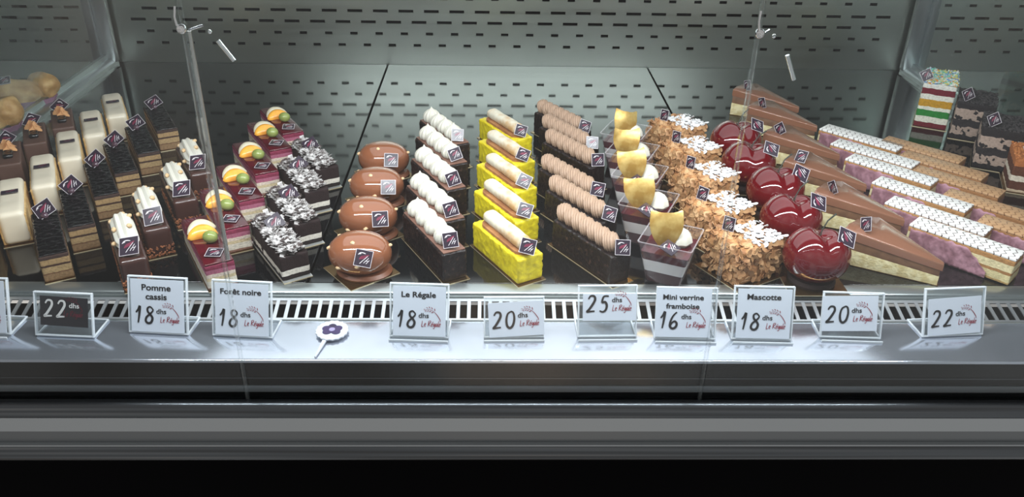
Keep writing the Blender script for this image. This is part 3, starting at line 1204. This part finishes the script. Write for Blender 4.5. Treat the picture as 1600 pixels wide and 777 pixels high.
# --- shaved chocolate cakes
YO = R(-58)
FORET = layered('forest_layers', .030, [(0, (34, 24, 24)), (.007, (216, 208, 196)), (.0135, (40, 26, 26))], .0013, patch=(34, 24, 25), spot=.36)
SHAV = mat('pale_shavings', (196, 192, 190), .28, col2=(140, 132, 130), ns=160, coat=.2)
SHAVD = mat('dark_shavings', (74, 62, 60), .3)
t = thing('shaved_chocolate_cake')
L_, W_, H_ = .106, .033, .030
board(t, L_+.010, W_+.001, SILVERB)
one('cake_body', nbox(L_, W_, H_, .0015, .003, .0008, 200, 8, .0011), FORET, t)
rng = random.Random(77)
b = MB()
for _ in range(430):
    x, y = rng.uniform(-.46, .455)*L_, rng.uniform(-.36, .36)*W_
    hump = .003*math.exp(-((x+.004)/.04)**2)
    ln = rng.uniform(.0040, .0088)
    tl = .5
    nn = Vector((rng.uniform(-tl, tl), rng.uniform(-tl, tl), 1)).normalized()
    p = Vector((x, y, H_+.0015+rng.uniform(0, 1)*(.003+hump)))
    wd = rng.uniform(.0016, .0034)
    cv = rng.uniform(.1, .35)
    V = [Vector((ln*(-1+2*i/4), s*wd, cv*ln*((-1+2*i/4)**2) + d*.0005)) for d in (0, 1) for i in range(5) for s in (-1, 1)]
    F = []
    for i in range(4):
        a = 2*i
        F += [[a, a+1, a+3, a+2], [10+a, 10+a+2, 10+a+3, 10+a+1], [a, a+2, a+12, a+10], [a+1, a+11, a+13, a+3]]
    F += [[0, 10, 11, 1], [8, 9, 19, 18]]
    b.add((V, F), 0 if rng.random() < .78 else 1, orient(p, nn, (rng.uniform(-1, 1), rng.uniform(-1, 1), .01)), False)
b.build('chocolate_shavings', [SHAV, SHAVD], t, kind='stuff')
plaque(t, orient((-.013, .002, H_+.012), wl(YO, (-.05, -.62, .78)), wl(YO, (0, .7, 1)), R(38)), plaque_mesh('shaving_plaque', .0200, False))
its = row(t, [(390, 347), (414, 303), (432, 259), (440, 230)], (-L_/2, -W_/2, H_), YO,
          'cream bar heaped with pale chocolate shavings, # of its row', 'cake', 'shaved chocolate bars in one row', sep=.0395)
jitter_plaques(its, .15, 19, .1)

# --- crispy chocolate bars
YK = R(-62)
MCHOC = mat('chocolate_glaze', (62, 36, 30), .22, coat=.3)
CRUMB = mat('crisp_crumb', (150, 92, 56), .6, col2=(112, 64, 40), ns=180)
t = thing('hazelnut_cream_bar')
L_, W_, H_ = .112, .030, .036
board(t, L_+.008, W_+.002)
one('cake_body', nbox(L_, W_, H_, .0045, .003, .0003, 90, 9, .0011), MCHOC, t)
b = MB()
rng = random.Random(5)
for _ in range(230):
    s = rng.random()
    z = .002+.012*rng.random()**1.6
    if s < .40:
        p = Vector((rng.uniform(-.5, .5)*L_, -W_/2, z))
    elif s < .75:
        p = Vector((L_/2, rng.uniform(-.5, .5)*W_, z))
    else:
        p = Vector((rng.uniform(-.5, .5)*L_, W_/2, z))
    q = rng.uniform(.0010, .0020)
    b.add(blob(q, q*.8, q*.8, 1, .0004, 400, rng.random()*9), 0, T(*p))
b.build('crisp_crumbs', [CRUMB], t, kind='stuff')
V, F = [], []
n, k = 30, 40
for i in range(n+1):
    x = -.040+.076*i/n
    s = -1+2*i/n
    e = math.sqrt(max(.02, 1-abs(s)**7))
    for j in range(k):
        a = 2*math.pi*j/k
        rr = (1+.10*math.cos(9*a))*e
        V.append(Vector((x, .0118*rr*math.cos(a), .0105*rr*math.sin(a)*(1-.18*s))))
for i in range(n):
    for j in range(k):
        F.append([i*k+j, i*k+(j+1) % k, (i+1)*k+(j+1) % k, (i+1)*k+j])
F += [list(range(k))[::-1], [n*k+j for j in range(k)]]
one('cream_strip', (V, F), WHITE_CREAM, t, T(-.002, 0, H_+.0075))
for (x, y, z) in ((-.043, .004, .012), (-.030, -.011, .011), (-.026, .010, .016), (.000, -.0105, .015), (.004, .006, .018), (.018, -.014, .006)):
    one('hazelnut_piece', blob(.0034, .0028, .0026, 2, .0011, 260, x*50), NUTBIT, t, T(x, y, H_+z))
plaque(t, orient((.040, .000, H_+.0105), wl(YK, (-.05, -.66, .75)), wl(YK, (0, .7, 1)), R(10)), plaque_mesh('bar_plaque', .0215))
its = row(t, [(202, 385), (239, 338), (284, 295), (302, 255)], (.040, 0, H_+.0105), YK,
          'chocolate bar with white piped cream and hazelnuts, # of its row', 'cake', 'hazelnut cream bars in one row', sep=0.034)
jitter_plaques(its, .08, 23, .05)

# --- glittering black bars
YP = R(-61)
OPERA = layered('opera_layers', .031, [(0, (140, 110, 78)), (.010, (112, 78, 54)), (.0115, (168, 140, 100)), (.019, (70, 46, 36)), (.0215, (164, 134, 94)), (.028, (60, 42, 36))], .0009)
GLIT = mat('black_glitter_glaze', (7, 6, 9), .18, coat=.25, bump=1.0, bs=150, spec=.35)
t = thing('black_glazed_bar')
L_, W_, H_ = .120, .030, .031
board(t, L_+.006, W_+.001)
one('cake_body', nbox(L_, W_, H_, .0012, .003, .0006, 220, 10, .0011), OPERA, t)
one('black_glaze', nbox(L_-.002, W_-.002, .0026, .001, .002, .0013, 260, 11, 0), GLIT, t, T(-.001, 0, H_+.0002))
one('jam_drop', blob(.0045, .0045, .0040, 3), mat('jam_drop', (74, 50, 62), .1, coat=.6), t, T(-.042, 0, H_+.005))
plaque(t, orient((-.049, .001, H_+.010), wl(YP, (-.02, -.62, .78)), wl(YP, (0, .7, 1)), R(42)), plaque_mesh('opera_plaque', .0220))
its = row(t, [(60, 406), (105.6, 360), (147, 311), (178, 275), (215, 244), (245, 207)], (L_/2, -W_/2, H_), YP,
          'layered bar under black glittering glaze, # of its row', 'cake', 'black glazed bars in one row', sep=0.0325)
jitter_plaques(its, .1, 27, .1)

# --- white fondant bars
YN = R(-64)
IVORY = mat('ivory_glaze', (224, 212, 190), .42, coat=.2)
SIDE = mat('sponge_side', (190, 150, 92), .8, col2=(214, 180, 124), ns=150, bump=.8)
t = thing('ivory_bar')
L_, W_, H_ = .108, .032, .043
board(t, L_+.006, W_+.001)
one('sponge_side', nbox(L_-.004, W_, H_-.006, .002, .003, .0008, 240, 12, .0011), SIDE, t)
V, F = nbox(L_+.002, W_-.003, H_, .006, .002, .0003, 60, 13, .0011)
V2 = []
for p in V:
    q = p.copy()
    s = (q.x+L_/2)/L_
    q.z *= 1+.03*math.sin(s*9)-.10*max(0, s-.55)
    V2.append(q)
one('ivory_glaze', (V2, F), IVORY, t)
o = one('printed_strip', rbox(.010, .019, .0008, .0002, 1), PL_DARK, t, T(-.007, 0, H_+.0016), smooth=False)
o['label'] = 'small dark printed strip with a pale mark'
b = MB()
b.add(ribbon([(-.003, .006), (0, .002), (.001, -.004)], .0016), 0)
b.build('printed_mark', [PL_RED], o, T(0, 0, .0008))
its = row(t, [(15, 300), (65, 260), (104, 221), (142, 187), (176, 159), (-44, 352)], (-.007, 0, H_+.0016), YN,
          'tall ivory glazed bar with printed strip, # of its row', 'cake', 'ivory glazed bars in one row', sep=.034,
          words=['second from the front', 'third from the front', 'third from the back', 'second from the back', 'rear one', 'front one at the photo edge'])

# --- small chocolate cakes with almond petals
CUBE = mat('matte_chocolate', (92, 66, 56), .5, bump=.15)
PETAL = mat('caramel_petal', (214, 160, 108), .4, col2=(186, 122, 74), ns=80)
t = thing('petal_chocolate_bar')
L_, W_, H_ = .088, .030, .042
board(t, L_+.004, W_+.001)
one('cake_body', nbox(L_, W_, H_, .0025, .003, .0003, 90, 14, .0011), CUBE, t)
one('jelly_drop', nbox(.022, .012, .006, .0028, .002, .0008, 200, 15), GLIT, t, T(.013, 0, H_+.0004))
rng = random.Random(8)
for k in range(6):
    a = k*1.1
    one('almond_petal', flake(rng.uniform(.0075, .0095), .0055, .0007, .35), PETAL, t, orient((-.005+.005*math.cos(a), .005*math.sin(a), H_+.006+.0012*k), (math.cos(a)*.8, math.sin(a)*.8, .7), (math.sin(a), -math.cos(a), .4)))
plaque(t, orient((-.022, .0, H_+.0125), wl(YN, (.0, -.66, .75)), wl(YN, (0, .7, 1)), R(-28)), plaque_mesh('petal_plaque', .0205))
its = row(t, [(-7, 261), (34, 228), (81, 203)], (L_/2, -W_/2, H_), YN,
          'small chocolate bar with almond petals, # of its row', 'cake', 'almond petal chocolate bars', sep=.032)
jitter_plaques(its, .1, 29, .2)

# --- right rear: tall layer cakes
RB = layered('rainbow_layers', .074, [(0, (110, 20, 34)), (.010, (228, 224, 206)), (.020, (34, 128, 48)), (.031, (230, 228, 210)), (.037, (200, 148, 36)), (.049, (230, 226, 212)), (.058, (112, 22, 38)), (.068, (226, 224, 214))], .0015)
t = thing('rainbow_slice', 'tall rainbow layer cake slice with coloured sprinkles on top', 'cake slice')
yw = R(-28)
p0 = at(1426, 197)
L_, W_, H_ = .050, .090, .074
cx = Matrix.Rotation(yw, 3, 'Z') @ Vector((L_/2, W_/2, 0))
t.location = (p0.x+cx.x, p0.y+cx.y, 0)
t.rotation_euler = (0, 0, yw)
board(t, L_+.004, W_+.004)
one('cake_layers', nbox(L_, W_, H_, .002, .004, .0010, 180, 20, .0011), RB, t)
b = MB()
rng = random.Random(3)
sp = [mat('sprinkle_%s' % n_, c_, .4) for n_, c_ in (('mint', (130, 200, 176)), ('white', (226, 226, 220)), ('orange', (226, 150, 70)), ('blue', (120, 164, 206)), ('yellow', (222, 206, 110)))]
for _ in range(620):
    x, y = rng.uniform(-.5, .5)*L_, rng.uniform(-.5, .5)*W_
    a = rng.uniform(0, 6.3)
    d = Vector((math.cos(a), math.sin(a), rng.uniform(-.3, .3)))*.0021
    c = Vector((x, y, H_+.0015+rng.uniform(0, .003)))
    b.add(tube([c-d, c+d], .0011, 6), rng.choice((0, 0, 1, 1, 2, 3, 4)))
b.build('sprinkles', sp, t, kind='stuff')
plaque(t, orient((-.024, -.034, H_+.012), wl(yw, (-.62, -.70, .2)), (0, 0, 1), R(38)))

OREO = layered('cookie_cake_layers', .062, [(0, (30, 26, 28)), (.009, (168, 146, 132)), (.023, (46, 40, 42)), (.035, (172, 150, 136)), (.052, (36, 31, 33))], .0035, patch=(38, 33, 35), spot=.42)
COOKIE = mat('cookie_crumb', (44, 40, 42), .8, col2=(70, 64, 64), ns=200, bump=1, bs=300)
for i, (a, c, lab, hh) in enumerate((((1481, 216), (1527, 231), 'dark cookie crumb layer cake standing beside the rainbow slice', .062), ((1517, 262), (1574, 268), 'dark cookie crumb layer cake in front of its twin', .064))):
    t = thing('cookie_cake', lab, 'cake slice', 'cookie crumb cakes')
    p0, p1 = at(*a), at(*c)
    yw = R(-28)
    L_, W_, H_ = .056, .078, hh
    cx = Matrix.Rotation(yw, 3, 'Z') @ Vector((L_/2, W_/2, 0))
    t.location = (p0.x+cx.x, p0.y+cx.y, 0)
    t.rotation_euler = (0, 0, yw)
    board(t, L_+.002, W_+.002, BLACK)
    one('cake_layers', nbox(L_, W_, H_, .002, .004, .0012, 160, 30+i, .0011), OREO, t)
    b = MB()
    rng = random.Random(40+i)
    for _ in range(420):
        x, y = rng.uniform(-.5, .5)*L_, rng.uniform(-.5, .5)*W_
        q = rng.uniform(.001, .0026)
        b.add(blob(q, q, q*.8, 1, .0006, 300, rng.random()*9), 0, T(x, y, H_+.001))
    b.build('cookie_crumbs', [COOKIE], t, kind='stuff')
    plaque(t, orient((-.016, -.030, H_+.012), wl(yw, (-.86, -.45, .2)), (0, 0, 1), R(42)))
CAR = layered('spice_cake_layers', .050, [(0, (214, 190, 160)), (.006, (92, 52, 36)), (.018, (220, 206, 186)), (.026, (96, 54, 36)), (.040, (172, 104, 58))], .0015)
t = thing('spice_cake_slice', 'brown and cream layer cake at the right edge of the photo', 'cake slice')
yw = R(-24)
L_, W_, H_ = .058, .07, .050
p0 = at(1571, 300)
cx = Matrix.Rotation(yw, 3, 'Z') @ Vector((L_/2, W_/2, 0))
t.location = (p0.x+cx.x, p0.y+cx.y, 0)
t.rotation_euler = (0, 0, yw)
board(t, L_+.006, W_+.006)
one('cake_layers', nbox(L_, W_, H_, .002, .004, .0012, 160, 41, .0011), CAR, t)
b = MB()
rng = random.Random(50)
for _ in range(300):
    q = rng.uniform(.001, .0026)
    b.add(blob(q, q, q*.8, 1, .0006, 300, rng.random()*9), 0, T(rng.uniform(-.5, .5)*L_, rng.uniform(-.5, .5)*W_, H_+.001))
b.build('caramel_crumbs', [mat('caramel_crumb', (186, 116, 62), .6)], t, kind='stuff')
plaque(t, orient((-.012, -.022, H_+.012), wl(yw, (-.86, -.45, .2)), (0, 0, 1), R(42)))

# --- golden buns beyond the left partition
BUN = mat('golden_bun', (168, 128, 76), .6, col2=(206, 172, 116), ns=40, bump=.6, bs=160)
BUNP = mat('pink_paper_case', (150, 112, 134), .6, bump=.6, bs=80)
for i, (px_, py_, lab) in enumerate(((34, 176, 'knobbly golden bun in pink paper behind the left glass partition'), (-26, 222, 'golden bun in pink paper cut by the left photo edge'))):
    t = thing('golden_bun', lab, 'pastry', 'golden buns behind the left partition')
    p = at(px_, py_)
    t.location = (p.x, p.y+.02, 0)
    t.rotation_euler = (0, 0, R(20))
    b = MB()
    b.add(blob(.042, .030, .024, 4, .007, 45, 2+i), 0, T(-.008, 0, .028))
    b.add(blob(.024, .024, .024, 4, .006, 60, 5+i), 0, T(.030, .010, .034))
    b.add(blob(.022, .020, .020, 4, .006, 60, 8+i), 0, T(-.04, .006, .026))
    b.build('bun', [BUN], t)
    V, F = lathe([(.028, .0005), (.034, .008), (.040, .020), (.0385, .020), (.032, .008)], 48, 16, .03)
    one('paper_case', ([Vector((p.x*1.25, p.y*.8, p.z)) for p in V], F), BUNP, t)
    plaque(t, orient((-.020, -.010, .0535), (-.1, -.45, .9), (0, 1, .3), R(0)))

# ================================================================ PRICE SIGNS
DIG = {
    '1': [[(.12, .62), (.30, .80), (.42, .98), (.36, .5), (.26, .02)]],
    '8': [[(.70, .84), (.52, .97), (.32, .88), (.34, .68), (.52, .52), (.66, .32), (.56, .08), (.32, .02), (.16, .16), (.24, .38), (.50, .56), (.70, .74), (.70, .86)]],
    '2': [[(.16, .78), (.32, .96), (.58, .94), (.64, .74), (.48, .48), (.22, .18), (.06, .05), (.30, .06), (.62, .08)]],
    '0': [[(.48, .97), (.24, .84), (.12, .50), (.16, .14), (.36, .02), (.58, .18), (.70, .56), (.64, .90), (.46, .98)]],
    '5': [[(.72, .95), (.36, .92), (.24, .60), (.46, .60), (.58, .40), (.50, .14), (.28, .03), (.06, .10)]],
    '6': [[(.62, .98), (.36, .76), (.18, .42), (.16, .14), (.34, .02), (.56, .10), (.64, .30), (.50, .44), (.30, .36), (.18, .18)]],
}
BRUSH = {   # brush lettering on a unit x-height grid
    'L': ([[(.05, 1.5), (.0, .7), (-.02, .02), (.25, .0), (.5, .08)]], .62),
    'e': ([[(.05, .38), (.34, .52), (.34, .78), (.14, .8), (.02, .45), (.10, .06), (.44, .10)]], .52),
    'R': ([[(.14, 1.45), (.10, .7), (.02, 0)], [(.0, 1.3), (.45, 1.55), (.66, 1.2), (.12, .72), (.40, .40), (.78, .02)]], .84),
    'é': ([[(.05, .38), (.34, .52), (.34, .78), (.14, .8), (.02, .45), (.10, .06), (.44, .10)], [(.26, 1.05), (.44, 1.3)]], .50),
    'g': ([[(.44, .76), (.16, .80), (.04, .36), (.22, .14), (.46, .74), (.44, .0), (.24, -.55), (.02, -.3)]], .58),
    'a': ([[(.44, .76), (.16, .80), (.04, .30), (.22, .06), (.44, .70), (.46, .1), (.58, .06)]], .60),
    'l': ([[(.14, 1.55), (.06, .6), (.12, .04), (.26, .08)]], .30),
    ' ': ([], .42),
}


def digits(s, h, wd):
    b = MB()
    x = 0
    for ch in s:
        for st in DIG[ch]:
            b.add(ribbon([((x+p[0]*.78)*h, p[1]*h) for p in st], wd), 0)
        x += .52 if ch == '1' else .72
    return b


def brush(s, h, wd):
    b = MB()
    x = 0
    for ch in s:
        st, adv = BRUSH[ch]
        for q in st:
            b.add(ribbon([((x+p[0])*h + p[1]*h*.1, p[1]*h) for p in q], wd), 0)
        x += adv
    return b, x*h


def wheat(s, wd):
    """bent ear of wheat"""
    b = MB()
    stem = [(.98, .0), (.96, .14), (.80, .40), (.62, .60), (.42, .72), (.20, .74), (.02, .64)]
    b.add(ribbon([(p[0]*s, p[1]*s) for p in stem[:4]], wd*1.2), 0)
    b.add(ribbon([(p[0]*s, p[1]*s) for p in stem[3:]], wd*.6), 0)
    for i, (x, y, a) in enumerate(((.66, .66, 100), (.58, .60, 200), (.52, .76, 118), (.44, .66, 205), (.38, .82, 132), (.30, .68, 212), (.24, .82, 150), (.16, .66, 215), (.08, .74, 165))):
        l = (.15-.008*i)*s
        c, d = math.cos(R(a)), math.sin(R(a))
        b.add(ribbon([(x*s, y*s), (x*s+c*l*.5, y*s+d*l*.5), (x*s+c*l, y*s+d*l)], wd*(1.35-.07*i)), 0)
    return b


def text_mesh(s, size, bold=.0, sx=1.0):
    cu = bpy.data.curves.new('t', 'FONT')
    cu.body = s
    cu.size = size
    cu.offset = bold*size
    cu.extrude = .00008
    cu.align_x = 'CENTER'
    ob = bpy.data.objects.new('t', cu)
    COL.objects.link(ob)
    bpy.context.view_layer.update()
    me = bpy.data.meshes.new_from_object(ob.evaluated_get(bpy.context.evaluated_depsgraph_get()))
    bpy.data.objects.remove(ob)
    bpy.data.curves.remove(cu)
    V = [Vector((v.co.x*sx, v.co.y, v.co.z+.0002)) for v in me.vertices]
    F = [list(p.vertices) for p in me.polygons]
    bpy.data.meshes.remove(me)
    return V, F


LEAN = R(20)


def sign(name, x0, y0, x1, y1, hs, card, price, lab, lines=(), dark=False, tilt=0.0, nf=1.0, foot=True):
    """acrylic stand: leaning front sleeve (card inside), foot plate running back;
    card = (left, bottom, right, top) as fractions of the sleeve"""
    p0, p1 = at(x0, y0, ZL), at(x1, y1, ZL)
    c = (p0+p1)/2
    d = p1-p0
    wdt = d.length
    t = thing(name, lab, 'price sign', 'acrylic price signs on the steel ledge')
    t.location = (c.x, c.y, ZL)
    t.rotation_euler = (0, 0, math.atan2(d.y, d.x))
    A = T(0, 0, .0012) @ Matrix.Rotation(R(90)-LEAN, 4, 'X')     # sleeve plane: x right, y up the lean, z towards the viewer
    b = MB()
    th = .0036
    e = .0016
    b.add(rbox(wdt-2*e, hs-2*e, th, 0, 1, -th/2), 0, A @ T(0, hs/2, 0), False)
    for (cx, cy, lx, ly) in ((0, e/2, wdt, e), (0, hs-e/2, wdt, e), (-wdt/2+e/2, hs/2, e, hs-2*e), (wdt/2-e/2, hs/2, e, hs-2*e)):
        b.add(rbox(lx, ly, th+.0004, .0004, 1, -th/2-.0002), 1, A @ T(cx, cy, 0), False)
    # foot plate
    dp = .033
    b.add(rbox(wdt-2*e, dp-e, .0022, 0, 1), 0, T(0, dp/2, 0), False)
    for (cx, cy, lx, ly) in ((0, dp-e/2, wdt, e), (-wdt/2+e/2, dp/2, e, dp), (wdt/2-e/2, dp/2, e, dp)):
        b.add(rbox(lx, ly, .0024, .0004, 1), 1, T(cx, cy, 0), False)
    if foot:
        b.add(rbox(wdt, .007, .0026, .0006, 1), 0, T(0, -.004, 0), False)
        b.add(rbox(wdt, .0014, .0028, .0004, 1), 1, T(0, -.0075, 0), False)
    st = b.build('acrylic_stand', [ACRYLIC, ACRYLIC_EDGE], t)
    l, bt, r_, tp = card
    cw, ch = (r_-l)*wdt, (tp-bt)*hs
    cc = A @ T((l+r_-1)/2*wdt, (bt+tp)/2*hs, th/2+.0003) @ Matrix.Rotation(tilt, 4, 'Z')
    cdm = one('price_card', rbox(cw, ch, .0005, 0), PAPER_DARK if dark else PAPER, t, cc, smooth=False)
    cdm['label'] = 'black printed price card' if dark else 'white printed price card'
    zt = .0005
    ink, red = (INK_WHITE, INK_DULL) if dark else (INK, INK_RED)
    U = .0585
    for i, s in enumerate(lines):
        sz = .0088*nf
        one('product_name', text_mesh(s, sz, .021, 1.16), ink, cdm, T(-.001, ch/2-.0115-i*.0096, zt), smooth=False)
    yb = -ch/2+.0095
    dg = digits(price, .0185, .0026)
    dg.build('price_figures', [ink], cdm, T(-cw/2+.0035, yb-.0005, zt))
    wn = sum(.52 if q == '1' else .72 for q in price)*.0185
    one('currency_text', text_mesh('dhs', .0073, .012, 1.08), ink, cdm, T(-cw/2+.0035+wn+.0058, yb+.0105, zt), smooth=False)
    br, bw = brush('Le Régale', .0041, .00070)
    k = cw/2-.0042-bw
    br.build('shop_name', [red], cdm, T(k-.0008, yb+.0012, zt))
    wheat(.0178, .00062).build('wheat_mark', [red], cdm, T(k+bw*.06, yb+.0064, zt))
    return t


full = (.06, .03, .95, .95)
sign('price_sign', -68, 521, 18, 524, .060, full, '18', 'clear price sign with white card cut by the left photo edge')
sign('price_sign', 57, 525, 148, 529, .047, (.12, .24, .93, .90), '22', 'low clear price sign with a black card reading 22', dark=True, foot=False, tilt=R(-1.5))
sign('price_sign', 203, 520, 295, 525, .061, full, '18', 'clear price sign reading 18 just right of the black card sign', ('Pomme', 'cassis'), foot=False)
sign('price_sign', 333, 525, 426, 530, .060, full, '18', 'clear price sign reading 18 just left of the flower pick', ('Forêt noire',), nf=.92, foot=False)
sign('price_sign', 609, 527, 701, 530, .058, full, '18', 'clear price sign reading 18 just right of the flower pick', ('Le Régale',), nf=.92)
sign('price_sign', 756, 529, 850, 528, .044, (.08, .04, .99, .88), '20', 'low clear sign with a tilted 20 card in front of the lemon bars', tilt=R(3))
sign('price_sign', 902, 528, 994, 527, .056, (.08, .32, .98, .84), '25', 'clear price sign with a small white card reading 25')
sign('price_sign', 1022, 530, 1117, 532, .056, (.0, .04, .90, .97), '16', 'clear price sign reading 16 under a two-line heading', ('Mini verrine', 'framboise'), nf=.86)
sign('price_sign', 1142, 531, 1236, 533, .058, full, '18', 'clear price sign reading 18 in front of the almond flake cakes', ('Mascotte',), nf=.95)
sign('price_sign', 1280, 528, 1375, 531, .050, (.0, .16, .90, .92), '20', 'clear sign with a 20 card in front of the caramel wedges', tilt=R(2))
sign('price_sign', 1440, 528, 1534, 524, .053, (.06, .04, .93, .80), '22', 'clear price sign with a white card reading 22 at far right', tilt=R(2), foot=False)

# --- flower pick lying on the ledge
t = thing('flower_pick', 'white scalloped plastic pick with a purple pansy lying on the ledge', 'cake pick')
p = at(519, 517, ZL+.004)
t.location = (p.x, p.y, ZL)
WP = mat('white_plastic', (196, 200, 210), .4)
V, F = [], []
n = 72
poly = [(.0168*(1+.035*math.cos(18*2*math.pi*i/n))*math.cos(2*math.pi*i/n), .0168*(1+.035*math.cos(18*2*math.pi*i/n))*math.sin(2*math.pi*i/n)) for i in range(n)]
Mt = T(0, 0, .0034) @ Matrix.Rotation(R(2), 4, 'X')
one('scalloped_disc', prism(poly, 0, .0016), WP, t, Mt, smooth=False)
one('spike', prism([(-.0022, .0), (.0022, .0), (.0008, -.030), (-.0006, -.030)], 0, .0018), WP, t, T(-.005, -.014, .0018) @ Matrix.Rotation(R(-10), 4, 'Z') @ Matrix.Rotation(R(2), 4, 'X'), smooth=False)
b = MB()
for k, (a, l) in enumerate(((95, .0056), (25, .0062), (160, .0062), (215, .0056), (325, .0056))):
    b.add(prism([((l*.95+.0052*math.cos(q))*math.cos(R(a))-.0046*math.sin(q)*math.sin(R(a)), (l*.95+.0052*math.cos(q))*math.sin(R(a))+.0046*math.sin(q)*math.cos(R(a))) for q in [2*math.pi*i/18 for i in range(18)]], .0016, .0020+.0001*k), 0 if k else 1, None, False)
b.add(prism([(.0032*math.cos(2*math.pi*i/14), .0032*math.sin(2*math.pi*i/14)) for i in range(14)], .0016, .0026), 2, None, False)
b.build('pansy', [mat('pansy_purple', (58, 44, 84), .5), mat('pansy_dark', (44, 34, 62), .5), mat('pansy_lilac', (150, 140, 176), .5)], t, Mt)
